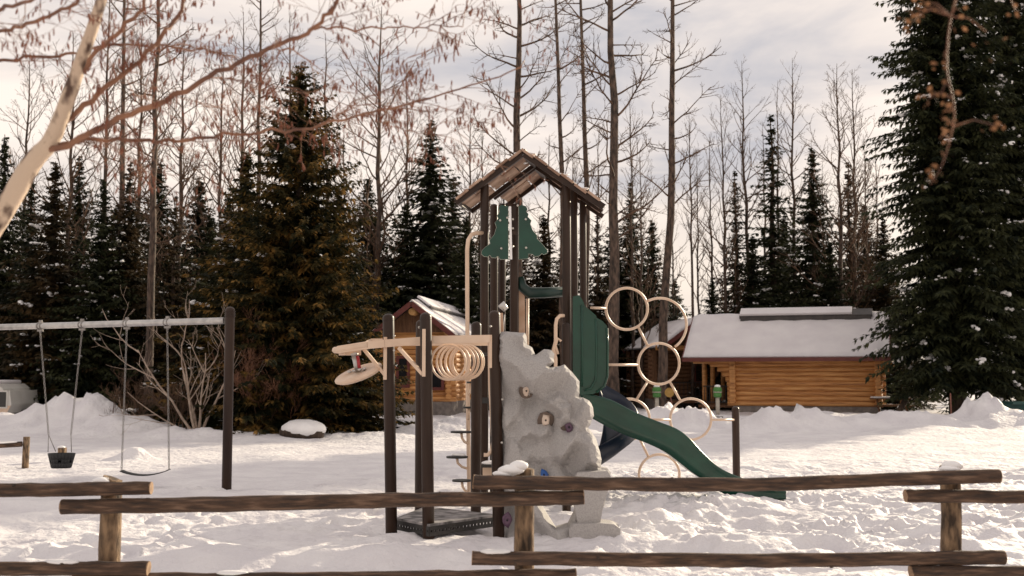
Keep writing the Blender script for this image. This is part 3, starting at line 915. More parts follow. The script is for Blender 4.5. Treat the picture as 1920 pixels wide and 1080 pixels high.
def bk(k, z): a = 2 * PI * k / nseg; sh = 1 - .28 * (zT - z) / (zT - zB); return Vector((cx + math.cos(a) * rw * sh, cy + math.sin(a) * .15 * sh, z))
zm1, zm2 = zT - .09, zB + .07
lv = [zT, zm1, zm2, zB]
for k in range(nseg):
    for li in range(3):
        if li == 1 and k % 4 == 2: continue    # leg openings between the webs
        mb.add([bk(k, lv[li]), bk(k + 1, lv[li]), bk(k + 1, lv[li + 1]), bk(k, lv[li + 1])], [(0, 1, 2, 3)], 0, True)
mb.add([bk(k, zB) for k in range(nseg)], [tuple(range(nseg))])
ob = mb.build('bucket_seat', M['rubber'], BS)
sm_ = ob.modifiers.new('solid', 'SOLIDIFY'); sm_.thickness = .012
dS = (h[2].y + h[3].y) / 2
TS = thing('belt_swing', 'empty black belt swing seat sagging between two chains beside the brown post', 'swing', P(272, 888, dS))
s0, s1 = P(228, 882, dS), P(317, 880, dS)
chain(h[2], s0, 'chain', TS); chain(h[3], s1, 'chain', TS)
mb = MB(); rows = []
for i in range(15):
    t = i / 14; p = s0.lerp(s1, t); p.z -= .075 * math.sin(PI * t) ** .8
    rows += [p + Vector((0, -.08, .0)), p + Vector((0, .08, .004))]
mb.add(rows, [(2 * i, 2 * i + 2, 2 * i + 3, 2 * i + 1) for i in range(14)], 0, True)
ob = mb.build('belt_seat', M['rubber'], TS)
sm_ = ob.modifiers.new('solid', 'SOLIDIFY'); sm_.thickness = .012

# ---------------------------------------------------------------- log rail fences
FD = 7.35
FN = thing('rail_fence', 'round log rail fence with overlapping rails crossing the snow in the foreground', 'fence', (0, FD, 0))
for i, (px, py, wd) in enumerate([(210, 897, .066), (983, 876, .063), (1780, 872, .065), (2560, 878, .064), (-560, 884, .065)]):
    t = P(px, py, FD + .10)
    rg = random.Random(i)
    zz = [-.35, .1, .35, .6, .8, t.z - .012, t.z]
    m = MB().tube([(t.x + rg.uniform(-.006, .006), FD + .10, z) for z in zz], [wd * rg.uniform(.96, 1.05) for _ in zz[:-1]] + [wd * .93], 18, wob=.05, seed=i)
    po = m.build('post', M['fpost'], FN)
    sc_ = MB()
    if i == 0:
        sc_.ball(t + Vector((-.05, -.05, -.015)), (.06, .05, .028), 14, 8, noise=.12, rg=rg)
        sc_.ball(t + Vector((-.09, -.07, -.03)), (.05, .05, .02), 12, 7, noise=.12, rg=rg)
    elif i == 1:
        sc_.ball(t + Vector((-.035, -.07, .015)), (.060, .05, .034), 14, 8, noise=.10, rg=rg)
        sc_.ball(t + Vector((-.085, -.08, -.012)), (.085, .055, .035), 14, 8, noise=.10, rg=rg)
        sc_.ball(t + Vector((-.13, -.08, -.035)), (.075, .05, .022), 14, 8, noise=.10, rg=rg)
    else:
        sc_.ball(t + Vector((-.005, -.06, .0)), (.068, .05, .035), 14, 8, noise=.10, rg=rg)
        sc_.ball(t + Vector((-.03, -.08, -.02)), (.07, .05, .025), 14, 8, noise=.10, rg=rg)
    sc_.build('snow_cap', M['snow_cap'], po)
rails = [([(-660, 925), (-260, 921), (0, 919), (150, 918), (283, 915)], 12.5, -.08), ([(117, 950), (400, 946), (700, 939), (950, 935), (1094, 933)], 13, -.07),
         ([(888, 904), (1100, 907), (1400, 908), (1650, 900), (1873, 893)], 13, -.09), ([(1698, 930), (1850, 931), (2300, 933), (2680, 930)], 11.5, -.07),
         ([(-660, 1070), (-260, 1067), (0, 1067), (150, 1066), (278, 1066)], 13, -.085), ([(140, 1087), (500, 1087), (800, 1083), (1080, 1080)], 12.5, -.06),
         ([(886, 1047), (1100, 1048), (1400, 1051), (1650, 1048), (1882, 1045)], 13, -.075), ([(1708, 1073), (1850, 1074), (2300, 1076), (2680, 1072)], 12, -.085)]
for i, (pp, hw, off) in enumerate(rails):
    rs = resample(pp, 26)
    rg = random.Random(50 + i)
    r0 = hw * FD / F
    pts = [P(q.x, q.y, FD + off + .03) + Vector((0, 0, rg.uniform(-.003, .003))) for q in rs]
    radii = [r0 * rg.uniform(.94, 1.05) * (1.06 if i % 2 else 1.0) for _ in rs]
    m = MB().tube(pts, radii, 14, wob=.06, seed=i, cap=False)
    ro = m.build('rail', M['rail'], FN)
    for e_i, s_ in ((0, 1), (-1, -1)):
        a = pts[e_i]; dv = (pts[0] - pts[1]).normalized() if e_i == 0 else (pts[-1] - pts[-2]).normalized()
        em = MB().tube([a - dv * .004, a + dv * .004], radii[e_i] * .99, 14)
        em.build('rail_end', M['endgrain'], ro)
    for _k in range(3 if len(pts) > 20 else 1):   # knot stubs
        kk_ = rg.randint(3, 22); aa_ = rg.uniform(-1.2, 1.6); dv = Vector((0, -math.cos(aa_), math.sin(aa_)))
        MB().tube([pts[kk_] + dv * r0 * .7, pts[kk_] + dv * r0 * 1.12], [.016, .011], 8, wob=.2, seed=_k).build('knot', M['bark'], ro)
    # thin settled snow along the top in places
    if i in (4, 5, 6, 7):
        q0 = {4: .72, 5: .3, 6: .11, 7: .5}[i]
        mm = MB()
        for k in range(3):
            q_ = pts[int(q0 * 26)] + Vector((rg.uniform(-.04, .04), .0, radii[0] * .92))
            mm.ball(q_, (.06 + rg.random() * .04, .035, .016), 12, 6, noise=.15, rg=rg)
        mm.build('snow_cap', M['snow_cap'], ro)
g = G(47, 877)
F2 = thing('rail_fence', 'short wooden post with a snow covered rail at the far left behind the swings', 'fence', (g.x, g.y, 0))
t = P(50, 819, g.y)
MB().tube([(g.x, g.y, -.2), (t.x, g.y, t.z)], [.062, .06], 14, wob=.06).build('post', M['fpost'], F2)
MB().tube([(g.x - .04, g.y - .08, t.z - .13), (g.x - 2.6, g.y - .3, t.z - .28)], .05, 12).build('rail', M['rail'], F2)
MB().tube([(g.x - .12, g.y - .09, t.z - .10), (g.x - 1.2, g.y - .18, t.z - .165), (g.x - 2.6, g.y - .3, t.z - .24)], [.03, .05, .045], 10, wob=.15, squash=.7).build('snow_cap', M['snow_cap'], F2)
MB().dome_post(g.x - 2.6, g.y - .2, -.2, t.z - .05, .062, 12).build('post', M['fpost'], F2)
# log stump behind the bucket swing
g = G(116, 866)
S = thing('log_stump', 'short brown log end standing in the snow right behind the bucket swing', 'stump', (g.x, g.y, 0))
MB().tube([(g.x, g.y, -.1), (g.x, g.y, .28)], .085, 14, wob=.1).build('log', M['fpost'], S)
MB().ball((g.x - .02, g.y, .29), (.08, .08, .03), 12, 6, noise=.15, rg=random.Random(1)).build('snow_cap', M['snow_cap'], S)

# ---------------------------------------------------------------- log cabins
def log_row(mb, a, b, r, seed=0, n=10):
    rg = random.Random(seed)
    k = max(2, int((Vector(b) - Vector(a)).length / .8))
    pts = [Vector(a).lerp(Vector(b), i / k) for i in range(k + 1)]
    mb.tube(pts, [r * rg.uniform(.96, 1.04) for _ in pts], n)
def gable_cabin(name, label, loc, rz, W, D, zeave, zap, overhang=.55, zb=.35, windows=(), porch=0, roof_cap=True, wallmat='log'):
    """front gable faces local -y, apex above x=0; front wall plane y=0"""
    c = thing(name, label, 'cabin', loc, rz)
    hw = W / 2
    slope = (zap - zeave) / (hw + overhang)
    lr = .115
    zwall = zeave + overhang * slope - .12
    nlog = int((zwall - zb) / (lr * 1.86))
    fy = porch
    for (nm, a, b) in (('front_log_wall', (-hw, fy), (hw, fy)), ('rear_log_wall', (-hw, D), (hw, D)), ('side_log_wall', (-hw, fy), (-hw, D)), ('side_log_wall', (hw, fy), (hw, D))):
        mb = MB()
        hor = a[1] == b[1]
        for i in range(nlog):
            z = zb + lr + i * lr * 1.86 + (0 if hor else lr * .9)
            ex = .28
            if hor: log_row(mb, (a[0] - ex, a[1], z), (b[0] + ex, b[1], z), lr, i)
            else: log_row(mb, (a[0], a[1] - ex, z), (b[0], b[1] + ex, z), lr, i + 40)
        # the plank lining that closes the wall behind the logs
        if hor: mb.box(((a[0] + b[0]) / 2, a[1] + .01, (zb + zwall) / 2), (abs(b[0] - a[0]), .06, zwall - zb))
        else: mb.box((a[0], (a[1] + b[1]) / 2, (zb + zwall) / 2), (.06, abs(b[1] - a[1]), zwall - zb))
        o = mb.build(nm, M[wallmat], c, local=True)
        XF[o.name] = XF[c.name]
    for y_ in (fy, D):
        mb = MB()
        zt_ = zwall - .02
        hx = (zap - .10 - zt_) / slope
        mb.prism([(-hx, zt_), (hx, zt_), (0, zap - .10)], y_ - .03, y_ + .03)
        for k in range(int(2 * hx / .2)):
            x = -hx + .1 + k * .2
            mb.box((x, y_ - .036, (zt_ + zap - .12 - slope * abs(x)) / 2), (.012, .02, max(.02, zap - .16 - slope * abs(x) - zt_)))
        mb.build('gable_boards', M['board'], c, local=True)
    f0, f1 = -.75, D + .6
    for sgn in (-1, 1):
        m = MB()
        A = Vector((0, 0, zap)); B = Vector((sgn * (hw + overhang), 0, zeave))
        q = [A + Vector((0, f0, 0)), A + Vector((0, f1, 0)), B + Vector((0, f1, 0)), B + Vector((0, f0, 0))]
        slab(m, *q, .06)
        ro = m.build('roof', M['metalroof'], c, local=True)
        m = MB()
        off = Vector((0, 0, .115))
        ins = Vector((0, .04, 0))
        nn = 12
        # settled snow with slightly wavy surface
        rgx = random.Random(int(sgn) + 5)
        top, bot = [], []
        for i in range(nn + 1):
            for j in range(7):
                p = q[0].lerp(q[1], i / nn).lerp(q[3].lerp(q[2], i / nn), j / 6 * .985)
                edge = i in (0, nn) or j == 6
                top.append(p + Vector((0, .03 if i == 0 else (-.03 if i == nn else 0), .03 + (.035 if edge else .10) + rgx.uniform(-.012, .012)))); bot.append(p + Vector((0, 0, .005)))
        fs = [(i * 7 + j, (i + 1) * 7 + j, (i + 1) * 7 + j + 1, i * 7 + j + 1) for i in range(nn) for j in range(6)]
        k_ = len(top)
        rim = [i * 7 for i in range(nn + 1)] + [nn * 7 + j for j in range(1, 7)] + [i * 7 + 6 for i in range(nn - 1, -1, -1)] + [j for j in range(5, 0, -1)]
        m.add(top + bot, fs + [(rim[i], rim[(i + 1) % len(rim)], k_ + rim[(i + 1) % len(rim)], k_ + rim[i]) for i in range(len(rim))], 0, True)
        m.build('roof_snow', M['roof_snow'], ro, local=True)
        m = MB()
        for y_ in (f0 - .03, f1 + .03):
            m.bar(A + Vector((0, y_, -.09)), B + Vector((0, y_, -.09)), .05, .2)
        m.build('bargeboard', M['fascia'], c, local=True)['kind'] = 'stuff'
    if roof_cap:
        m = MB()
        for sgn in (1,):
            A = Vector((0, 0, zap + .16)); B = Vector((sgn * .55, 0, zap - .55 * slope + .18))
            slab(m, A + Vector((0, .5, .06)), A + Vector((0, f1 - .4, .06)), B + Vector((0, f1 - .4, .06)), B + Vector((0, .5, .06)), .14)
        vo_ = m.build('ridge_vent', M['metalroof'], c, local=True)
        m = MB()
        slab(m, A + Vector((0, .5, .17)), A + Vector((0, f1 - .4, .17)), B + Vector((-.05, f1 - .4, .15)), B + Vector((-.05, .5, .15)), .1)
        m.build('vent_snow', M['roof_snow'], vo_, local=True)
    m = MB()
    m.tube([(0, -.62, zap - .42), (0, .2, zap - .42)], .15, 14)
    pu = m.build('ridge_log', M['log_end'], c, local=True)
    for sgn in (-1, 1):
        MB().tube([(sgn * hw, -.6, zwall - .05), (sgn * hw, .3, zwall - .05)], .13, 12).build('purlin_log', M['log_end'], c, local=True)
    m = MB()
    m.box((0, (fy + D) / 2, zb / 2 - .3), (W + .1, D - fy + .1, zb + .6))
    m.build('footing', M['stone'], c, local=True)
    for (x, z0, z1, ww) in windows:
        m = MB()
        y_ = fy - .13
        for a, b, s_ in (((x - ww / 2, z0), (x + ww / 2, z0), 0), ((x - ww / 2, z1), (x + ww / 2, z1), 0), ((x - ww / 2, z0), (x - ww / 2, z1), 1), ((x + ww / 2, z0), (x + ww / 2, z1), 1)):
            if s_: m.box((a[0], y_, (z0 + z1) / 2), (.12, .1, z1 - z0 + .12))
            else: m.box((x, y_ - .003, a[1]), (ww - .12, .1, .12))
        fr = m.build('window', M['fascia'], c, local=True)
        MB().box((x, y_ + .02, (z0 + z1) / 2), (ww - .1, .03, z1 - z0 - .1)).build('pane', M['glass'], fr, local=True)
    if porch:
        for sgn in (-1, 1):
            MB().tube([(sgn * (hw - .1), .1, zb - .3), (sgn * (hw - .1), .1, zwall)], .11, 12).build('porch_post', M['log'], c, local=True)
        MB().tube([(-hw - .3, .1, zwall - .1), (hw + .3, .1, zwall - .1)], .13, 12).build('porch_beam', M['log'], c, local=True)
        m = MB()
        m.box((0, porch / 2, zb - .12), (W, porch, .12)); m.build('porch_floor', M['board'], c, local=True)
        m = MB()
        m.box((0, .1, zb + .85), (W - .4, .05, .05)); m.box((0, .1, zb + .12), (W - .4, .05, .05))
        for k in range(14): m.box((-W / 2 + .3 + k * (W - .6) / 13, .1, zb + .48), (.03, .03, .7))
        m.build('railing', M['black'], c, local=True)
    return c
az = math.atan2(-1.67, 11.2)
a = P(771, 567, 46.4)
LC = gable_cabin('log_cabin', 'small log cabin at the left with red trimmed gable facing the camera', (a.x + .12, 47.1, .05), az, 2.9, 9.6, 3.35, 4.72, overhang=.34, zb=.62,
                 windows=[(-.48, 1.25, 2.45, .46), (.95, 1.15, 1.95, .5)])
a = P(1302, 600, 57)
RC2 = gable_cabin('log_cabin', 'dark porch cabin with pointed gable half hidden behind the rings and the wide snowy roof', (a.x + .05, 57.6, .0), R(9), 3.3, 6.0, 3.15, 4.55, overhang=.30, zb=.55,
                  windows=[(.8, 1.4, 2.3, .6)], porch=1.6, roof_cap=False, wallmat='board')

O = (7.8, 52.0, 0); rz = math.atan2(-.316, .949)
WC = thing('log_cabin', 'wide orange log building with a long snow covered roof facing the camera', 'cabin', O, rz)
LR = .118
u0, u1, vw, ze = 2.15, 8.45, .75, 2.55
mb = MB(); zz = .38
rows_ = []
while zz + 2 * LR < 2.5: rows_.append(zz + LR); zz += LR * 1.86
def arch(z): # how far the corbelled log ends reach past the corner
    t = (z - 1.1) / (2.35 - 1.1)
    return .20 if t <= 0 else .20 + .95 * max(0, min(1, t)) ** 2.6
for i, z in enumerate(rows_):
    log_row(mb, (u0 - arch(z) - .05, vw, z), (u1 + arch(z) * .72, vw, z), LR, i, 12)
mb.box(((u0 + u1) / 2, vw + .02, 1.43), (u1 - u0, .06, 2.1))
mb.build('front_log_wall', M['log'], WC, local=True)
mb = MB()
for i, z in enumerate(rows_): log_row(mb, (u0 - .2, vw + 4.6, z), (u1 + .3, vw + 4.6, z), LR, i, 8)
mb.build('rear_log_wall', M['log'], WC, local=True)
for uu, nm in ((u0, 'side_log_wall'), (u1, 'side_log_wall'), ):
    mb = MB()
    for i, z in enumerate(rows_): log_row(mb, (uu, vw - .26, z + LR * .92 if i < len(rows_) - 1 else z + .05), (uu, vw + 4.8, z + LR * .92 if i < len(rows_) - 1 else z + .05), LR * 1.18, i + 9, 12)
    mb.box((uu, vw + 2.3, 1.43), (.06, 4.6, 2.1))
    mb.build(nm, M['log'], WC, local=True)
mb = MB()
mb.tube([(-.15 + .5, vw - .05, 2.40), (8.95, vw - .05, 2.40)], .11, 12)
mb.build('eave_log', M['log'], WC, local=True)
MB().tube([(.35, vw + 4.6, 2.4), (u1, vw + 4.6, 2.4)], .12, 10).build('eave_log', M['log'], WC, local=True)
for uu, vv in ((.55, vw + 2.0), (.55, vw + 4.6)):
    MB().tube([(uu, vv, .1), (uu, vv, 2.4)], .12, 12).build('porch_post', M['log'], WC, local=True)
m = MB(); m.box((1.25, vw + 3.1, .32), (1.8, 3.6, .12)); m.build('porch_floor', M['board'], WC, local=True)
m = MB()
for z_ in (1.25, .5): m.box((1.3, vw + 1.4, z_), (1.5, .05, .05))
for k in range(12): m.box((.62 + k * .125, vw + 1.4, .87), (.028, .028, .74))
m.build('railing', M['black'], WC, local=True)
m = MB(); m.box(((u0 + u1) / 2, vw + 2.3, -.05), (u1 - u0 + .05, 4.65, .84)); m.build('footing', M['stone'], WC, local=True)
RUN, RISE = 3.15, 2.02
Lr = 8.95
def rp(u, t, up=0): return Vector((u, RUN * t, ze + RISE * t + up))
m = MB(); slab(m, rp(0, 0), rp(Lr, 0), rp(Lr, 1), rp(0, 1), .09); slab(m, Vector((0, RUN * 2, ze)), Vector((Lr, RUN * 2, ze)), rp(Lr, 1), rp(0, 1), .09)
ro = m.build('roof', M['metalroof'], WC, local=True)
m = MB(); top, bot = [], []; nn = 26; rg = random.Random(8)
for i in range(nn + 1):
    for j in range(12):
        t = j / 11
        edge = i in (0, nn) or j == 0
        p = rp(Lr * i / nn, t)
        wv = .02 * math.sin(i * 1.7) * (1 if j > 8 else .3)
        top.append(p + Vector((0, -.02 if j == 0 else 0, .04 if edge else .13 + rg.uniform(-.006, .006) + wv))); bot.append(p + Vector((0, 0, .004)))
for i in range(nn + 1):
    p = Vector((Lr * i / nn, RUN * 2, ze)); top.append(p + Vector((0, 0, .05))); bot.append(p)
fs = [(i * 12 + j, (i + 1) * 12 + j, (i + 1) * 12 + j + 1, i * 12 + j + 1) for i in range(nn) for j in range(11)]
b_ = (nn + 1) * 12
fs += [(i * 12 + 11, (i + 1) * 12 + 11, b_ + i + 1, b_ + i) for i in range(nn)]
k_ = len(top)
rim = [i * 12 for i in range(nn + 1)] + [nn * 12 + j for j in range(1, 12)] + [b_ + nn] + [b_ + i for i in range(nn - 1, -1, -1)] + [j for j in range(11, 0, -1)]
m.add(top + bot, fs + [(rim[i], rim[(i + 1) % len(rim)], k_ + rim[(i + 1) % len(rim)], k_ + rim[i]) for i in range(len(rim))], 0, True)
m.build('roof_snow', M['roof_snow'], ro, local=True)
m = MB(); m.box((Lr / 2, -.03, ze - .09), (Lr + .02, .04, .17)); m.build('eave_fascia', M['fascia'], WC, local=True)
for uu in (-.02, Lr + .02):
    m = MB(); m.bar((uu, -.05, ze - .10), (uu, RUN, ze + RISE - .10), .05, .2); m.bar((uu, RUN, ze + RISE - .10), (uu, 2 * RUN, ze - .10), .05, .2); m.build('bargeboard', M['fascia'], WC, local=True)
for k in range(13):
    uu = .35 + k * (Lr - .6) / 12
    m = MB(); m.box((uu, .30, ze - .13), (.09, .5, .11)); m.build('rafter_tail', M['log_end'], WC, local=True)
va, vb = 2.25, 8.25
m = MB(); slab(m, rp(va, .80, .36), rp(vb, .80, .36), rp(vb, 1.0, .27), rp(va, 1.0, .27), .12); m.box(((va + vb) / 2, RUN * .82, ze + RISE * .82 + .20), (vb - va - .1, .08, .24))
vo2 = m.build('ridge_vent', M['metalroof'], WC, local=True)
m = MB(); slab(m, rp(va + .02, .805, .47), rp(vb - .9, .805, .47), rp(vb - .9, 1.0, .38), rp(va + .02, 1.0, .38), .10)
m.build('vent_snow', M['roof_snow'], vo2, local=True)
for sgn, uu in ((1, 0.02), (1, Lr - .02)):
    pass
m = MB()
m.prism([(.75, 2.45), (5.55, 2.45), (3.15, ze + RISE - .12)], 0, .06, M=Matrix(((0, 1, 0, u1), (1, 0, 0, 0), (0, 0, 1, 0), (0, 0, 0, 1))))
m.build('gable_boards', M['board'], WC, local=True)
m = MB()
m.prism([(.75, 2.45), (5.55, 2.45), (3.15, ze + RISE - .12)], 0, .06, M=Matrix(((0, 1, 0, u0 - .06), (1, 0, 0, 0), (0, 0, 1, 0), (0, 0, 0, 1))))
m.build('gable_boards', M['board'], WC, local=True)

# ---------------------------------------------------------------- trailer, bins, posts and small things near the cabins
def gz_(x, y): return hz_at(x, y)
d = 38.5
a = P(52, 712, d); b = P(0, 785, d)
TRL = thing('travel_trailer', 'white camper trailer with rounded front corner parked behind the snowbank', 'camper', (a.x - 2.5, d, 0))
x1 = a.x - .62; zt = a.z - .14
prof = [(x1 - 6.0, .45), (x1 - .10, .45), (x1 + .10, .75), (x1 + .02, 1.25), (x1 - .10, zt - .45), (x1 - .22, zt - .16), (x1 - .42, zt), (x1 - 5.9, zt + .03), (x1 - 6.05, zt - .3)]
tb = MB().prism(prof, d, d + 2.2).build('body', M['white'], TRL)
mo = tb.modifiers.new('b', 'BEVEL'); mo.width = .05; mo.segments = 2
MB().prism([(x1 - 6.0, .43), (x1 - .08, .43), (x1 + .08, .72), (x1 - 6.0, .72)], d - .012, d + .012).build('skirt_stripe', M['tan'], TRL)
wa = P(5, 749, d)
def trl_win(xc, zc, ww, hh):
    fr = MB(); fr.box((xc, d - .012, zc), (ww + .10, .03, hh + .10)); fo_ = fr.build('window', M['white'], TRL)
    MB().box((xc, d - .022, zc), (ww, .03, hh)).build('pane', M['glass'], fo_)
trl_win(wa.x - .25, wa.z, .75, .5); trl_win(wa.x - 2.6, wa.z, 1.0, .55)
for xx in (x1 - 3.3, x1 - 4.1):
    wh = MB(); wh.tube([(xx, d - .02, .33), (xx, d + .2, .33)], .33, 20); wo = wh.build('wheel', M['rubber'], TRL)
    MB().tube([(xx, d - .04, .33), (xx, d + .0, .33)], .17, 16).build('rim', M['galv'], wo)
m = MB(); m.bar((x1, d + 1.1, .5), (x1 + 1.1, d + 1.1, .5), .1, .1); m.bar((x1 + 1.0, d + 1.1, .05), (x1 + 1.0, d + 1.1, .75), .06, .06); m.build('hitch', M['black'], TRL)
m = MB(); m.box((x1 - 3.1, d + 1.1, zt + .06), (5.3, 1.9, .14)); so_ = m.build('roof_snow', M['roof_snow'], TRL); mo = so_.modifiers.new('b', 'BEVEL'); mo.width = .06; mo.segments = 2
def pedestal(px, ybase, d, top_py, label):
    x = P(px, ybase, d).x; zt = P(px, top_py, d).z
    t = thing('service_post', label, 'post', (x, d, 0), 0, None)
    MB().tube([(x, d, -.1), (x, d, zt - .45)], .085, 12).build('post', M['palepost'], t)
    m = MB(); m.tube([(x, d, zt - .50), (x, d, zt - .46), (x, d, zt - .30)], [.13, .17, .17], 14); m.tube([(x, d, zt - .28), (x, d, zt - .14), (x, d, zt - .08)], [.18, .18, .12], 14)
    m.build('green_head', M['pgreen'], t)
    MB().tube([(x, d, zt - .31), (x, d, zt - .27)], .182, 14).build('pale_band', M['palepost'], t)
    MB().ball((x, d, zt - .05), (.13, .13, .07), 12, 6).build('snow_cap', M['snow_cap'], t)
pedestal(1346, 783, 47, 722, 'pale service post with snow capped green head by the wide cabin arch')
pedestal(1232, 785, 47, 722, 'pale service post with green head seen beneath the middle climbing ring')
p = P(1255, 736, 46); q_ = P(1262, 770, 46)
YS = thing('trail_sign', 'round dull yellow sign leaning on a thin stick behind the rings', 'sign', (q_.x, 46, 0))
MB().tube([(q_.x + .1, 46, 0), (p.x, 46, p.z)], .022, 8).build('stick', M['stake'], YS)
MB().tube([p + Vector((0, -.03, 0)), p + Vector((0, .0, 0))], .19, 20).build('sign_face', M['yellow'], YS)
p = G(1348, 797)
o = MB(); o.box((p.x, p.y, .16), (.22, .2, .20)); o.box((p.x, p.y, .28), (.26, .24, .04))
tag(o.build('utility_box', M['black'], origin=(p.x, p.y, 0)), 'tiny dark box standing on the snow left of the lone brown post', 'box')
p = P(1925, 790, 42); 
BN = thing('waste_bin', 'dark green bin behind the snow pile at the far right edge', 'bin', (p.x, 42, 0))
m = MB(); x_, z0, z1 = p.x, .2, P(1905, 752, 42).z
m.tube([(x_, 42.4, z0), (x_, 42.4, z1 - .12)], [.62, .72], 4, smooth=False); m.build('bin_body', M['bingreen'], BN)
m = MB(); m.box((x_, 42.4, z1 - .07), (1.1, 1.1, .1)); m.build('bin_lid', M['bingreen'], BN)
def stake(px, yb, yt, d, label):
    g_ = P(px, yb, d); t = P(px - 2, yt, d)
    tag(MB().tube([(g_.x, d, -.05), (t.x, d, t.z), (t.x, d, t.z + .02)], [.03, .026, .012], 8).build('snow_stake', M['stake'], origin=(g_.x, d, 0)), label, 'stake')
stake(1784, 785, 738, 41, 'thin reddish snow stake rising left of the tallest snow pile')
stake(1856, 765, 737, 41, 'short reddish snow stake poking up from the top of the tallest snow pile')
p = P(1668, 772, 50)
PT = thing('picnic_table', 'snow dusted picnic table in the gap right of the wide log building', 'table', (p.x, 50, 0))
m = MB(); m.box((p.x, 50, .74), (1.7, .7, .05)); m.build('table_top', M['board'], PT)
for s_ in (-1, 1):
    MB().box((p.x, 50 + s_ * .68, .44), (1.7, .25, .05)).build('seat', M['board'], PT)
    m = MB(); m.bar((p.x + s_ * .6, 49.35, 0), (p.x + s_ * .6, 49.85, .72), .06, .08); m.bar((p.x + s_ * .6, 50.65, 0), (p.x + s_ * .6, 50.15, .72), .06, .08); m.bar((p.x + s_ * .6 + .065, 49.3, .40), (p.x + s_ * .6 + .065, 50.7, .40), .06, .08)
    m.build('leg_frame', M['board'], PT)
MB().box((p.x, 50, .80), (1.6, .62, .07)).build('snow_cap', M['snow_cap'], PT)
p = P(1690, 778, 47)
tag(MB().tube([(p.x - .25, 47, 0), (p.x + .2, 47, .75)], .12, 10).build('leaning_log', M['bark'], origin=(p.x, 47, 0)), 'dark short log leaning in the snow between the wide cabin and the big spruce', 'log')
p = G(566, 823)
BR = thing('boulder', 'dark rounded boulder under a smooth cap of snow below the golden spruce', 'boulder', (p.x, p.y, 0))
MB().ball((p.x, p.y + .1, .15), (.62, .45, .30), 16, 9, noise=.2, rg=random.Random(3)).build('stone', M['bark'], BR)
MB().ball((p.x + .02, p.y + .08, .26), (.62, .46, .27), 20, 10, noise=.08, rg=random.Random(5)).build('snow_cap', M['snow_cap'], BR)

